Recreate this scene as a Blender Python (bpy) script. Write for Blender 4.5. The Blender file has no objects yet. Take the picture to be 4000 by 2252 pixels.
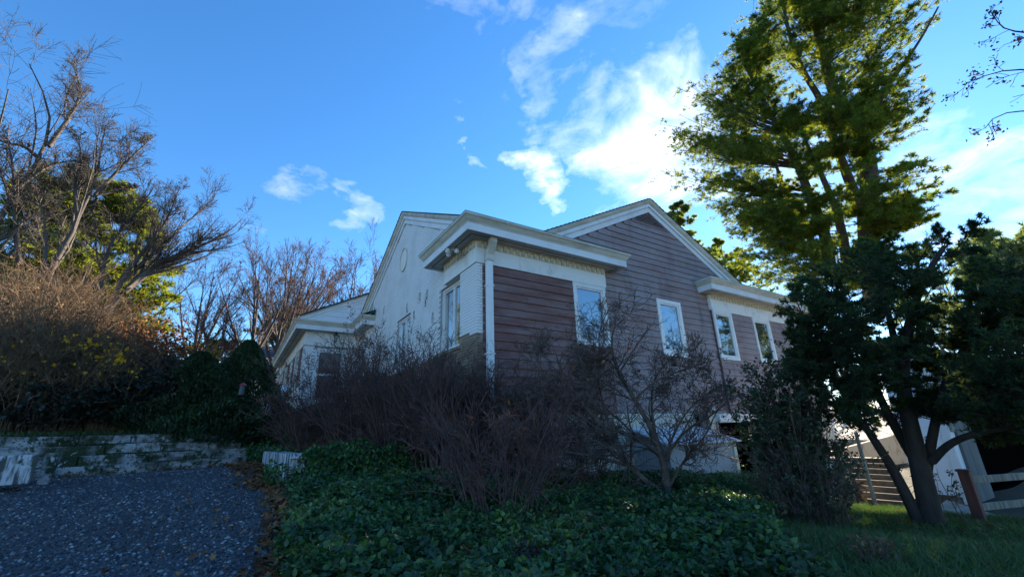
import bpy, math, random
import numpy as np
from mathutils import Matrix, Vector

# ------------------------------------------------------------------ camera, sky, sun
YAW, PITCH, ROLL, FPX = math.radians(57.3404), math.radians(18.7379), math.radians(-1.7874), 1659.9
CAM = np.array([-3.94, -7.53, 1.6])
fw = np.array([math.cos(YAW)*math.cos(PITCH), math.sin(YAW)*math.cos(PITCH), math.sin(PITCH)])
r0 = np.array([math.sin(YAW), -math.cos(YAW), 0.0]); u0 = np.cross(r0, fw)
rt = r0*math.cos(ROLL)+u0*math.sin(ROLL); up = np.cross(rt, fw)
sc = bpy.context.scene
C = sc.collection
cd = bpy.data.cameras.new('camera'); cam = bpy.data.objects.new('camera', cd); C.objects.link(cam)
cd.sensor_width = 36; cd.lens = FPX/4000*36; cd.clip_end = 3000; cd.clip_start = .05
cam.matrix_world = Matrix([[rt[i], up[i], -fw[i], CAM[i]] for i in range(3)]+[[0, 0, 0, 1]])
sc.camera = cam

def ray(u, v):                       # direction of a sight line, for reading positions off the survey photo
    return rt*(u-2000)-up*(v-1126)+fw*FPX
def at(u, v, d):                     # world point at horizontal distance d metres from the tripod
    r = ray(u, v); return CAM+r/np.hypot(r[0], r[1])*d

SUN_EL, SUN_AZ = math.radians(25.0), math.radians(17.5)
SUN = Vector((math.cos(SUN_EL)*math.cos(SUN_AZ), math.cos(SUN_EL)*math.sin(SUN_AZ), math.sin(SUN_EL)))
ld = bpy.data.lights.new('sun', 'SUN'); ld.energy = 4.6; ld.angle = math.radians(.5); ld.color = (1, .87, .68)
lo = bpy.data.objects.new('sun', ld); C.objects.link(lo); lo.rotation_euler = SUN.to_track_quat('Z', 'Y').to_euler()
lo.location = (20, 5, 30)
sc.view_settings.view_transform = 'Standard'; sc.view_settings.look = 'None'
sc.view_settings.exposure = 2.02; sc.view_settings.gamma = 1; sc.view_settings.use_curve_mapping = False
sc.cycles.max_bounces = 6; sc.cycles.transparent_max_bounces = 8; sc.cycles.use_denoising = True
sc.cycles.sample_clamp_indirect = 4

class NT:
    def __init__(s, tree): s.t = tree; s.n = tree.nodes; s.l = tree.links
    def add(s, typ, props=None, **inp):
        n = s.n.new(typ)
        for k, v in (props or {}).items(): setattr(n, k, v)
        for k, v in inp.items():
            k2 = int(k[1:]) if k[0] == 'i' and k[1:].isdigit() else k.replace('_', ' ')
            if isinstance(v, bpy.types.NodeSocket): s.l.new(v, n.inputs[k2])
            else: n.inputs[k2].default_value = v
        return n
    def math(s, op, a, b=0.0, clamp=False):
        return s.add('ShaderNodeMath', {'operation': op, 'use_clamp': clamp}, i0=a, i1=b).outputs[0]
    def vmath(s, op, a, b=(0, 0, 0)):
        n = s.add('ShaderNodeVectorMath', {'operation': op}, i0=a, i1=b)
        return n.outputs['Value'] if op in ('DOT_PRODUCT', 'LENGTH', 'DISTANCE') else n.outputs[0]
    def ramp(s, f, stops):
        n = s.add('ShaderNodeValToRGB', None, Fac=f); e = n.color_ramp.elements
        while len(e) < len(stops): e.new(.5)
        for el, (p, c) in zip(e, stops):
            el.position = p; el.color = (c if hasattr(c, '__len__') else (c, c, c))+((1,) if not hasattr(c, '__len__') or len(c) == 3 else ())
        return n.outputs[0]
    def mix(s, f, a, b, blend='MIX'):
        n = s.n.new('ShaderNodeMix'); n.data_type = 'RGBA'; n.blend_type = blend
        for k, v in ((0, f), (6, a), (7, b)):
            if isinstance(v, bpy.types.NodeSocket): s.l.new(v, n.inputs[k])
            else: n.inputs[k].default_value = v if k == 0 else (tuple(v)+(1,) if len(v) == 3 else v)
        return n.outputs[2]

world = bpy.data.worlds.new('World'); sc.world = world; world.use_nodes = True
w = NT(world.node_tree); w.n.clear()
sky = w.add('ShaderNodeTexSky', {'sky_type': 'NISHITA', 'sun_disc': False, 'sun_elevation': SUN_EL, 'sun_rotation': math.pi/2-SUN_AZ,
                                 'air_density': 1.0, 'dust_density': .05, 'ozone_density': 4.5, 'altitude': 100})
gen = w.add('ShaderNodeTexCoord').outputs['Generated']
sep = w.add('ShaderNodeSeparateXYZ', None, i0=gen)
zc = w.math('ADD', w.math('MAXIMUM', sep.outputs[2], 0.0), .12)
pl = w.add('ShaderNodeCombineXYZ', None, X=w.math('DIVIDE', sep.outputs[0], zc), Y=w.math('DIVIDE', sep.outputs[1], zc), Z=0.0).outputs[0]
def fbm(scale, det, rough, off, dist=0.0):
    v = w.vmath('ADD', pl, off)
    return w.add('ShaderNodeTexNoise', None, Vector=v, Scale=scale, Detail=det, Roughness=rough, Distortion=dist).outputs[0]
n1 = fbm(2.6, 9, .62, (3.1, 1.7, 0), .5); n2 = fbm(6.5, 6, .6, (9, 2, 5), .9)
nv_ = w.add('ShaderNodeTexNoise', None, Vector=pl, Scale=3.2, Detail=6.0, Roughness=.6)
wd1 = w.vmath('MULTIPLY', w.vmath('SUBTRACT', nv_.outputs['Color'], (.5, .5, .5)), (.30, .30, .30))
wdir = w.vmath('ADD', w.vmath('NORMALIZE', gen), wd1)
def blob(u, v, rad, amp, su=1.0):
    d = ray(u, v); d = d/np.linalg.norm(d)
    dist = w.vmath('DISTANCE', wdir, tuple(d))
    return w.math('MULTIPLY', w.ramp(w.math('DIVIDE', dist, rad), [(0, 1.0), (.45, .72), (1, 0.0)]), amp)
# the big bright cloud, its ragged neighbours and the thin wisps; generic thin cloud elsewhere
bl = None
for a in [(2480, 610, .155, 1.0), (2640, 560, .13, .95), (2330, 640, .10, .8), (2270, 420, .15, .55), (2600, 350, .15, .42), (2080, 300, .10, .45), (2140, 380, .06, .5),
          (2090, 660, .085, .92), (2110, 770, .06, .8), (1790, 510, .045, .62), (1850, 600, .035, .5), (1190, 710, .06, .26), (1410, 830, .07, .42), (1350, 760, .05, .30), (1120, 660, .05, .26),
          (1850, 130, .20, .26), (2750, 420, .14, .7), (2350, 100, .22, .17), (2200, 240, .13, .30), (2560, 480, .16, .8), (2420, 720, .10, .8), (3800, 680, .16, .42), (3990, 740, .16, .42), (3650, 790, .10, .42), (3050, 640, .12, .4), (900, 900, .05, .2)]:
    b = blob(*a); bl = b if bl is None else w.math('MAXIMUM', bl, b)
gl = w.math('MULTIPLY', w.ramp(fbm(.45, 3, .5, (14, 5, 0)), [(.5, 0.0), (.75, .5)]), 1.0)
# generic cloud only away from the part of the sky that is clear in the photograph
away = w.ramp(w.vmath('DISTANCE', w.vmath('NORMALIZE', gen), tuple(fw)), [(.9, 0.0), (1.25, 1.0)])
bl = w.math('MAXIMUM', bl, w.math('MULTIPLY', gl, away))
dens = w.math('ADD', w.math('ADD', w.math('MULTIPLY', bl, .78), w.math('MULTIPLY', w.math('SUBTRACT', n1, .5), 1.75)), w.math('MULTIPLY', w.math('SUBTRACT', n2, .5), .9))
dens = w.math('MULTIPLY', dens, w.ramp(bl, [(0.02, 0.0), (.22, 1.0)]))
cov = w.ramp(dens, [(.08, 0.0), (.40, .24), (.72, .66), (1.0, .95)])
skyc = w.add('ShaderNodeHueSaturation', None, Color=sky.outputs[0], Saturation=1.18, Value=.95).outputs[0]
cl = w.add('ShaderNodeVectorMath', {'operation': 'SCALE'}, i0=w.mix(.35, (8.6, 8.7, 9.0), skyc), Scale=1.0).outputs[0]
# cloud is lit by the sun, so it is brightest towards it
sd = w.vmath('DOT_PRODUCT', w.vmath('NORMALIZE', gen), tuple(SUN))
clb = w.add('ShaderNodeVectorMath', {'operation': 'SCALE'}, i0=cl, Scale=w.ramp(sd, [(0.3, .62), (.95, 1.0)])).outputs[0]
col = w.mix(cov, skyc, clb)
bg = w.add('ShaderNodeBackground', None, Color=col, Strength=.085)
w.l.new(bg.outputs[0], w.add('ShaderNodeOutputWorld').inputs[0])

# ------------------------------------------------------------------ materials
def mat(name, base, rough=.8, noise=None, bump=0, bscale=40, spec=.3, metal=0, fn=None):
    """noise: list of (scale, colour, threshold lo, hi) patches mixed over the base"""
    m = bpy.data.materials.new(name); m.use_nodes = True; t = NT(m.node_tree); p = t.n['Principled BSDF']
    p.inputs['Roughness'].default_value = rough; p.inputs['Specular IOR Level'].default_value = spec; p.inputs['Metallic'].default_value = metal
    tc = t.add('ShaderNodeTexCoord').outputs['Object']
    c = None
    for (s, colr, lo_, hi_) in noise or []:
        sv = s if hasattr(s, '__len__') else (s, s, s)
        mp = t.add('ShaderNodeMapping', None, Vector=tc, Scale=sv).outputs[0]
        f = t.add('ShaderNodeTexNoise', None, Vector=mp, Scale=1.0, Detail=6.0, Roughness=.65).outputs[0]
        c = t.mix(t.ramp(f, [(lo_, 0.0), (hi_, 1.0)]), base if c is None else c, colr)
    if c is None: p.inputs['Base Color'].default_value = tuple(base)+(1,)
    else: t.l.new(c, p.inputs['Base Color'])
    if fn: fn(t, p, tc, c)
    if bump:
        f = t.add('ShaderNodeTexNoise', None, Vector=tc, Scale=bscale, Detail=5.0, Roughness=.6).outputs[0]
        b = t.add('ShaderNodeBump', None, Height=f, Strength=1.0, Distance=bump); t.l.new(b.outputs[0], p.inputs['Normal'])
    return m
M = {}
M['white_brick'] = mat('painted_white_brick', (.80, .80, .78), .6, [(1.3, (.66, .66, .63), .45, .75), ((9, 9, 14), (.55, .50, .42), .66, .74)], .004, 60)
M['mortar_white'] = mat('painted_mortar', (.42, .42, .42), .8, None, .004, 60)
M['brown_brick'] = mat('bare_tan_brick', (.20, .135, .09), .85, [(6, (.30, .24, .17), .45, .6), (2.2, (.09, .06, .045), .5, .68), (14, (.5, .46, .38), .66, .72)], .006, 50)
M['mortar_brown'] = mat('bare_mortar', (.10, .085, .07), .9)
M['stucco'] = mat('painted_stucco', (.78, .78, .75), .75, [(2.0, (.62, .61, .57), .5, .72), ((5, 5, 1.2), (.55, .50, .40), .62, .75)], .006, 45)
M['paint'] = mat('white_trim_paint', (.74, .75, .74), .5, [(1.6, (.60, .61, .60), .45, .7), ((14, 14, 3), (.40, .37, .31), .66, .74)], .001, 50)
M['crown'] = mat('weathered_gutter_paint', (.62, .59, .50), .5, [((1.5, 1.5, 6), (.42, .39, .30), .42, .68), (9, (.22, .20, .15), .62, .75)], .001, 50)
M['cream'] = mat('cream_aged_paint', (.66, .61, .47), .7, [(5, (.45, .38, .26), .5, .7)], .003, 60)
M['peel'] = mat('peeling_window_paint', (.80, .80, .78), .6, [((22, 22, 6), (.34, .28, .22), .60, .66)], .002, 60)
M['soffit'] = mat('soffit_paint', (.50, .50, .46), .7, [(2.5, (.36, .34, .28), .45, .7)])
M['dark'] = mat('dark_void', (.003, .003, .003), .95, spec=0)
M['slot'] = mat('dark_vent_slot', (.02, .018, .016), .9)
M['copper'] = mat('green_copper_roof', (.16, .30, .29), .6, [(2.5, (.10, .17, .18), .45, .65), ((1, 1, 9), (.22, .15, .09), .62, .72)], .003, 30)
M['shingle'] = mat('dark_roof_shingle', (.055, .058, .066), .9, [(8, (.035, .035, .04), .4, .6)], .01, 60)
M['slate'] = mat('blue_grey_roof', (.05, .065, .10), .8, [(3, (.07, .085, .12), .4, .6)], .008, 50)
def siding_fn(t, p, tc, c):
    oi = t.add('ShaderNodeObjectInfo').outputs['Random']
    c2 = t.mix(t.ramp(oi, [(0, 0.0), (1, .75)]), c, (.27, .20, .20))
    mp = t.add('ShaderNodeMapping', None, Vector=tc, Scale=(3, 3, .45)).outputs[0]
    f = t.add('ShaderNodeTexNoise', None, Vector=mp, Scale=1.0, Detail=5.0, Roughness=.7).outputs[0]
    c3 = t.mix(t.ramp(f, [(.52, 0.0), (.72, .8)]), c2, (.09, .075, .078))
    gm = t.add('ShaderNodeMapping', None, Vector=tc, Scale=(2.2, 2.2, 90)).outputs[0]
    g = t.add('ShaderNodeTexNoise', None, Vector=gm, Scale=1.0, Detail=4.0).outputs[0]
    c4 = t.mix(t.ramp(g, [(.4, 0.0), (.7, .5)]), c3, (.36, .31, .32))
    t.l.new(c4, p.inputs['Base Color'])
    b = t.add('ShaderNodeBump', None, Height=g, Strength=.5, Distance=.004); t.l.new(b.outputs[0], p.inputs['Normal'])
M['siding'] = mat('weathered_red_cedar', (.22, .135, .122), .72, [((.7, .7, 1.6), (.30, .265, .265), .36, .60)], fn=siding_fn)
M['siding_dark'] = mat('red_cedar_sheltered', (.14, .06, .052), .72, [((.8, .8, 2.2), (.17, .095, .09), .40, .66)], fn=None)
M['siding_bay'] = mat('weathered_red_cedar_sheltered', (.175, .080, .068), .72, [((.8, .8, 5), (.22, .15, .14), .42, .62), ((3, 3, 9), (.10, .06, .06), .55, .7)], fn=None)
M['clap_white'] = mat('white_clapboard_paint', (.76, .78, .80), .55, [(1.2, (.66, .68, .70), .4, .7)])
M['found'] = mat('peeling_foundation_paint', (.66, .64, .53), .85, [((5, 5, 7), (.10, .09, .10), .58, .63), (1.5, (.50, .49, .42), .4, .7)], .02, 14)
M['greyblue'] = mat('grey_painted_panel', (.36, .40, .42), .7, [(2, (.27, .30, .31), .4, .7)], .003, 40)
M['sheet'] = mat('pale_roofing_sheet', (.66, .70, .74), .45, [(2, (.5, .53, .56), .4, .7)])
M['greydoor'] = mat('weathered_grey_door', (.14, .155, .15), .85, [((4, 4, .7), (.09, .10, .10), .4, .6)])
M['weathered'] = mat('weathered_lattice_wood', (.30, .29, .25), .9, [((20, 20, 1), (.15, .14, .12), .4, .6)])
M['redpost'] = mat('red_brown_post_paint', (.15, .055, .05), .7, [((12, 12, 2), (.08, .04, .035), .4, .6)])
M['stone'] = mat('lichened_concrete', (.42, .41, .40), .9, [((3, 3, 6), (.13, .125, .12), .42, .58), (7, (.045, .06, .028), .50, .57), (1.6, (.035, .05, .022), .50, .60), (11, (.55, .55, .54), .62, .68)], .02, 18)
M['stonewhite'] = mat('white_painted_block', (.52, .53, .55), .85, [((12, 12, 2.0), (.08, .085, .08), .45, .54), (5, (.05, .07, .03), .60, .66)], .01, 30)
M['soil'] = mat('leaf_litter_soil', (.045, .035, .024), .95, [(3, (.03, .035, .018), .42, .62), (20, (.085, .055, .032), .58, .68)], .03, 12)
M['drive'] = mat('pale_sunlit_driveway', (.42, .38, .31), .9, [(3, (.30, .22, .14), .5, .65)], .01, 20)
M['wood'] = mat('weathered_stair_timber', (.17, .12, .075), .85, [((1, 12, 12), (.10, .075, .05), .4, .6)], .003, 40)
M['postwood'] = mat('pale_weathered_post', (.33, .29, .22), .85, [((12, 12, 2), (.20, .17, .13), .4, .6)], .003, 40)
M['iron'] = mat('black_lantern_metal', (.02, .02, .022), .5, None)
M['lens'] = mat('floodlight_glass', (.75, .75, .72), .12, None, spec=.8)
M['bronze'] = mat('weathered_fixture_metal', (.42, .40, .34), .5, [(15, (.2, .17, .12), .5, .6)])
def glassmat(name, tint, rough=.03, f0=.5):
    m = bpy.data.materials.new(name); m.use_nodes = True; t = NT(m.node_tree); t.n.clear()
    d = t.add('ShaderNodeBsdfDiffuse', None, Color=tuple(tint)+(1,)); g = t.add('ShaderNodeBsdfGlossy', None, Color=(.9, .95, 1, 1), Roughness=rough)
    tc = t.add('ShaderNodeTexCoord').outputs['Object']
    nz = t.add('ShaderNodeTexNoise', None, Vector=tc, Scale=1.6, Detail=2.0).outputs[0]
    t.l.new(t.add('ShaderNodeBump', None, Height=nz, Strength=.35, Distance=.02).outputs[0], g.inputs['Normal'])
    fr = t.add('ShaderNodeLayerWeight', None, Blend=f0).outputs['Fresnel']
    mx = t.add('ShaderNodeMixShader', None, i0=t.math('ADD', fr, .18, True), i1=d.outputs[0], i2=g.outputs[0])
    t.l.new(mx.outputs[0], t.add('ShaderNodeOutputMaterial').inputs[0]); return m
M['pane'] = glassmat('window_glass', (.035, .045, .045))
M['pane_clear'] = bpy.data.materials.new('clear_glass'); M['pane_clear'].use_nodes = True
_t = NT(M['pane_clear'].node_tree); _t.n.clear()
_mx = _t.add('ShaderNodeMixShader', None, i0=_t.math('MULTIPLY', _t.add('ShaderNodeLayerWeight', None, Blend=.12).outputs['Fresnel'], .45, True),
             i1=_t.add('ShaderNodeBsdfTransparent').outputs[0], i2=_t.add('ShaderNodeBsdfGlossy', None, Roughness=.02).outputs[0])
_t.l.new(_mx.outputs[0], _t.add('ShaderNodeOutputMaterial').inputs[0])
M['doorpane'] = glassmat('dark_door_glass', (.022, .012, .014), .08, .2)
M['curtain'] = mat('olive_curtain', (.24, .21, .10), .9, [((25, 25, .8), (.12, .10, .05), .4, .6)])

def colmat(name, rough=.6, trans=0.35, spec=.3, tcol=(1.25, 1.25, .5), bump=0):
    m = bpy.data.materials.new(name); m.use_nodes = True; t = NT(m.node_tree); p = t.n['Principled BSDF']; out = t.n['Material Output']
    a = t.add('ShaderNodeAttribute', {'attribute_name': 'Col'}).outputs['Color']
    p.inputs['Roughness'].default_value = rough; p.inputs['Specular IOR Level'].default_value = spec
    t.l.new(a, p.inputs['Base Color'])
    if trans:
        tr = t.add('ShaderNodeBsdfTranslucent', None, Color=t.mix(1.0, a, tcol, 'MULTIPLY'))
        mx = t.add('ShaderNodeMixShader', None, i0=trans, i1=p.outputs[0], i2=tr.outputs[0]); t.l.new(mx.outputs[0], out.inputs[0])
    return m
M['needle'] = colmat('pine_needles', .55, .55, .3, (2.5, 2.1, .45))
M['leaf'] = colmat('green_leaves', .45, .3, .4)
M['dryleaf'] = colmat('dry_leaves', .8, .25, .1, (1.2, 1, .6))
M['gravelstone'] = colmat('crushed_stone', .75, 0, .25)
def bark(name, c1, c2, s=(14, 14, 3)):
    return mat(name, c1, .9, [(s, c2, .4, .62)], .01, 25)
M['bark_grey'] = bark('grey_bark', (.12, .10, .088), (.075, .062, .052))
M['bark_dark'] = bark('dark_bark', (.045, .036, .030), (.025, .02, .018))
M['bark_pine'] = bark('pine_bark', (.13, .105, .09), (.06, .048, .042))
M['twig_purple'] = mat('purple_brown_twigs', (.135, .075, .064), .8, [(2.5, (.07, .045, .042), .42, .58)])
M['twig_grey'] = mat('grey_brown_twigs', (.16, .115, .09), .85, [(6, (.07, .05, .042), .4, .6)])
M['twig_tan'] = mat('tan_dead_stems', (.22, .15, .085), .85, [(3, (.11, .07, .045), .4, .6)])
M['twig_red'] = mat('reddish_twigs', (.085, .064, .062), .85, [(3, (.08, .055, .05), .4, .6)])

# ------------------------------------------------------------------ mesh helpers
ORIG = {}                              # origin of each thing's base
def prop(o, label=None, cat=None, group=None, kind=None):
    for k, v in (('label', label), ('category', cat), ('group', group), ('kind', kind)):
        if v: o[k] = v
    return o
def thing(name, loc, label, cat, group=None):
    o = bpy.data.objects.new(name, None); C.objects.link(o); o.location = [float(v) for v in loc]; o.empty_display_size = .2
    ORIG[o.name] = np.array(loc, float); return prop(o, label, cat, group)
def origin(o):
    while o is not None and o.name not in ORIG: o = o.parent
    return np.zeros(3) if o is None else ORIG[o.name]
def mesh_obj(name, V, F, m, parent=None, col=None, smooth=False):
    """V (n,3); F list of (k,j) index arrays (all faces of one array have j corners) or one list of tuples"""
    me = bpy.data.meshes.new(name)
    V = np.asarray(V, np.float64)-origin(parent)
    Fs = [np.asarray(f, np.int32) for f in (F if isinstance(F, list) and len(F) and isinstance(F[0], np.ndarray) else [])]
    if not Fs:
        me.from_pydata(V.tolist(), [], [tuple(f) for f in F])
    else:
        tot = np.concatenate([np.full(len(f), f.shape[1], np.int32) for f in Fs]); idx = np.concatenate([f.ravel() for f in Fs])
        me.vertices.add(len(V)); me.vertices.foreach_set('co', V.astype(np.float32).ravel())
        me.loops.add(len(idx)); me.loops.foreach_set('vertex_index', idx)
        me.polygons.add(len(tot)); me.polygons.foreach_set('loop_start', np.concatenate([[0], np.cumsum(tot)[:-1]]).astype(np.int32))
        try: me.polygons.foreach_set('loop_total', tot)
        except Exception: pass
        me.update(calc_edges=True)
    if col is not None:
        a = me.color_attributes.new('Col', 'FLOAT_COLOR', 'POINT')
        a.data.foreach_set('color', np.concatenate([col, np.ones((len(col), 1))], 1).astype(np.float32).ravel())
    me.materials.append(m)
    if smooth: me.polygons.foreach_set('use_smooth', np.ones(len(me.polygons), bool))
    o = bpy.data.objects.new(name, me); C.objects.link(o)
    if parent is not None: o.parent = parent
    return o

class Frame:                           # a wall's frame: a runs along the wall, n points outwards
    def __init__(s, o, a, n): s.o = np.array(o, float); s.a = np.array(a, float); s.n = np.array(n, float); s.flip = np.cross(s.a, s.n)[2] > 0
    def p(s, a, n, z): return s.o+s.a*a+s.n*n+np.array([0, 0, z])
FRONT = Frame((0, 0, 0), (1, 0, 0), (0, -1, 0)); SIDE = Frame((0, 0, 0), (0, 1, 0), (-1, 0, 0))
ID = Frame((0, 0, 0), (1, 0, 0), (0, 1, 0))
class MB:
    def __init__(s): s.v = []; s.f = []
    def quad(s, pts): i = len(s.v); s.v += [tuple(p) for p in pts]; s.f.append(tuple(range(i, i+len(pts)))); return s
    def hexa(s, P):                    # 8 points: bottom ring, top ring
        i = len(s.v); s.v += [tuple(p) for p in P]
        s.f += [(i, i+3, i+2, i+1), (i+4, i+5, i+6, i+7)]+[(i+k, i+(k+1) % 4, i+4+(k+1) % 4, i+4+k) for k in range(4)]; return s
    def box(s, fr, a0, a1, n0, n1, z0, z1):
        P = [fr.p(a, n, z) for z in (z0, z1) for a, n in ((a0, n0), (a1, n0), (a1, n1), (a0, n1))]; return s.hexa(P)
    def prism(s, ring0, ring1):
        i = len(s.v); n = len(ring0); s.v += [tuple(p) for p in ring0]+[tuple(p) for p in ring1]
        s.f += [tuple(range(i+n-1, i-1, -1)), tuple(range(i+n, i+2*n))]+[(i+k, i+(k+1) % n, i+n+(k+1) % n, i+n+k) for k in range(n)]; return s
    def cyl(s, p0, p1, r0, r1, n=10):
        p0 = np.array(p0, float); p1 = np.array(p1, float); t = p1-p0; t /= np.linalg.norm(t)
        x = np.cross(t, (0, 0, 1) if abs(t[2]) < .9 else (1, 0, 0)); x /= np.linalg.norm(x); y = np.cross(t, x)
        a = [2*math.pi*k/n for k in range(n)]
        return s.prism([p0+(x*math.cos(q)+y*math.sin(q))*r0 for q in a], [p1+(x*math.cos(q)+y*math.sin(q))*r1 for q in a])
    def build(s, name, m, parent=None, label=None, bevel=0, smooth=False):
        o = mesh_obj(name, s.v, s.f, m, parent, smooth=smooth)
        if label: o['label'] = label
        if bevel:
            b = o.modifiers.new('b', 'BEVEL'); b.width = bevel; b.segments = 2
        return o
def sweep(path, prof):
    """profile [(offset, z)] (closed) carried along a plan path; offset goes to the path's right-hand side"""
    P = [np.array(p, float) for p in path]; mb = MB(); rings = []
    for i, p in enumerate(P):
        ds = []
        if i > 0: ds.append((P[i]-P[i-1])/np.linalg.norm(P[i]-P[i-1]))
        if i < len(P)-1: ds.append((P[i+1]-P[i])/np.linalg.norm(P[i+1]-P[i]))
        ns = [np.array([d[1], -d[0]]) for d in ds]
        m_ = ns[0] if len(ns) == 1 else (ns[0]+ns[1])/(1+ns[0]@ns[1])
        rings.append([(p[0]+m_[0]*o, p[1]+m_[1]*o, z) for o, z in prof])
    n = len(prof)
    for r in rings: mb.v += r
    for i in range(len(rings)-1):
        for k in range(n): mb.f.append((i*n+k, i*n+(k+1) % n, (i+1)*n+(k+1) % n, (i+1)*n+k))
    mb.f += [tuple(range(n-1, -1, -1)), tuple(range((len(rings)-1)*n, len(rings)*n))]
    return mb

# ------------------------------------------------------------------ vegetation helpers
def unit(v): return v/np.maximum(np.linalg.norm(v, axis=-1, keepdims=True), 1e-9)
def tubes(P, R, sides=3):
    n, m = P.shape[:2]
    T = unit(np.gradient(P, axis=1)); ref = np.where(np.abs(T[..., 2:3]) < .9, np.array([0, 0, 1.0]), np.array([1.0, 0, 0]))
    X = unit(np.cross(T, ref)); Y = np.cross(T, X)
    a = np.arange(sides)*2*np.pi/sides
    V = P[:, :, None]+(X[:, :, None]*np.cos(a)[:, None]+Y[:, :, None]*np.sin(a)[:, None])*R[:, :, None, None]
    i = np.arange(n*m*sides).reshape(n, m, sides); j = np.roll(i, -1, axis=2)
    F = np.stack([i[:, :-1], j[:, :-1], j[:, 1:], i[:, 1:]], -1).reshape(-1, 4)
    return V.reshape(-1, 3), F
def join(parts):
    Vs, Fs, off = [], [], 0
    for V, F in parts: Vs.append(V); Fs.append(F+off); off += len(V)
    return np.concatenate(Vs), np.concatenate(Fs)
def resample(pts, m):
    pts = np.array(pts, float); 
    if len(pts) > 2:                   # smooth the corners
        for _ in range(2):
            q = [pts[0]]
            for a, b in zip(pts[:-1], pts[1:]): q += [a*.75+b*.25, a*.25+b*.75]
            q.append(pts[-1]); pts = np.array(q)
    s = np.concatenate([[0], np.cumsum(np.linalg.norm(np.diff(pts, axis=0), axis=1))]); t = np.linspace(0, s[-1], m)
    return np.stack([np.interp(t, s, pts[:, k]) for k in range(3)], 1)
def grow(P, R, k, rng, tr=(.25, 1), ang=(25, 60), ln=(.3, .6), m=4, upb=0.0, bias=(0, 0, 0), wob=.12, rad=.6, taper=.35, rmin=.002, absl=False):
    n, mm = P.shape[:2]; idx = np.repeat(np.arange(n), k); t = rng.uniform(tr[0], tr[1], n*k); f = t*(mm-1); i = np.minimum(f.astype(int), mm-2); w_ = (f-i)[:, None]
    S = P[idx, i]*(1-w_)+P[idx, i+1]*w_; T = unit(P[idx, i+1]-P[idx, i]); r = R[idx, i]*(1-w_[:, 0])+R[idx, i+1]*w_[:, 0]
    L = np.linalg.norm(np.diff(P, axis=1), axis=2).sum(1)[idx]
    Q = unit(np.cross(T, rng.normal(size=(n*k, 3)))); a = np.radians(rng.uniform(ang[0], ang[1], n*k))[:, None]
    D = unit(T*np.cos(a)+Q*np.sin(a)+np.array([0, 0, upb])+np.array(bias))
    l = rng.uniform(ln[0], ln[1], n*k)*(1.15-.6*t) * (1 if absl else L)
    st = (l/(m-1))[:, None]; out = [S]; 
    for q in range(m-1):
        D = unit(D+rng.normal(size=D.shape)*wob+np.array([0, 0, upb*.35])+np.array(bias)*.3); out.append(out[-1]+D*st)
    Pn = np.stack(out, 1); Rn = np.maximum((r*rad)[:, None]*np.linspace(1, taper, m)[None], rmin)
    return Pn, Rn
def leaves(Cn, rng, L=(.05, .08), W=.6, pal=((.04, .09, .03),), upn=0.0, D=None, dj=.6, fold=.15, six=False, cv=.25):
    n = len(Cn); Dd = unit(rng.normal(size=(n, 3)) if D is None else D+rng.normal(size=(n, 3))*dj)
    N = unit(rng.normal(size=(n, 3))*(1-upn)+np.array([0, 0, 1.0])*upn*1.5); S = unit(np.cross(Dd, N)); N = np.cross(S, Dd)
    l = rng.uniform(L[0], L[1], n)[:, None]; wd = l*W*.5
    pal = np.array(pal); c = pal[rng.integers(0, len(pal), n)]*rng.uniform(1-cv, 1+cv, (n, 1))
    if six:
        pts = [Cn, Cn+Dd*l*.28+S*wd*.9+N*l*fold, Cn+Dd*l*.68+S*wd*.8+N*l*fold*.8, Cn+Dd*l, Cn+Dd*l*.68-S*wd*.8+N*l*fold*.8, Cn+Dd*l*.28-S*wd*.9+N*l*fold]
        V = np.stack(pts, 1).reshape(-1, 3); b = np.arange(n)[:, None]*6; F = np.concatenate([b+np.array([0, 1, 2, 3]), b+np.array([0, 3, 4, 5])]); k = 6
    else:
        pts = [Cn, Cn+Dd*l*.5+S*wd+N*l*fold, Cn+Dd*l, Cn+Dd*l*.5-S*wd+N*l*fold]
        V = np.stack(pts, 1).reshape(-1, 3); F = np.arange(n*4).reshape(n, 4); k = 4
    return V, F, np.repeat(c, k, 0)
def needles(Cn, D, rng, k=5, L=(.10, .16), W=.02, pal=((.05, .09, .03),), spread=.8, cv=.25):
    n = len(Cn); idx = np.repeat(np.arange(n), k); Dd = unit(D[idx]+rng.normal(size=(n*k, 3))*spread); S = unit(np.cross(Dd, rng.normal(size=(n*k, 3))))
    l = rng.uniform(L[0], L[1], n*k)[:, None]; c0 = Cn[idx]
    V = np.stack([c0-S*W*.5, c0+S*W*.5, c0+Dd*l], 1).reshape(-1, 3); F = np.arange(n*k*3).reshape(-1, 3)
    pal = np.array(pal); c = (pal[rng.integers(0, len(pal), n)]*rng.uniform(1-cv, 1+cv, (n, 1)))[idx]
    return V, F, np.repeat(c, 3, 0)
def joinc(parts):
    V, F = join([(a, b) for a, b, c in parts]); return V, F, np.concatenate([c for a, b, c in parts])
def poly_in(x, y, poly):
    inside = np.zeros(np.shape(x), bool); px, py = zip(*poly); j = len(poly)-1
    for i in range(len(poly)):
        c = ((py[i] > y) != (py[j] > y)) & (x < (px[j]-px[i])*(y-py[i])/(py[j]-py[i]+1e-12)+px[i]); inside ^= c; j = i
    return inside

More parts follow.
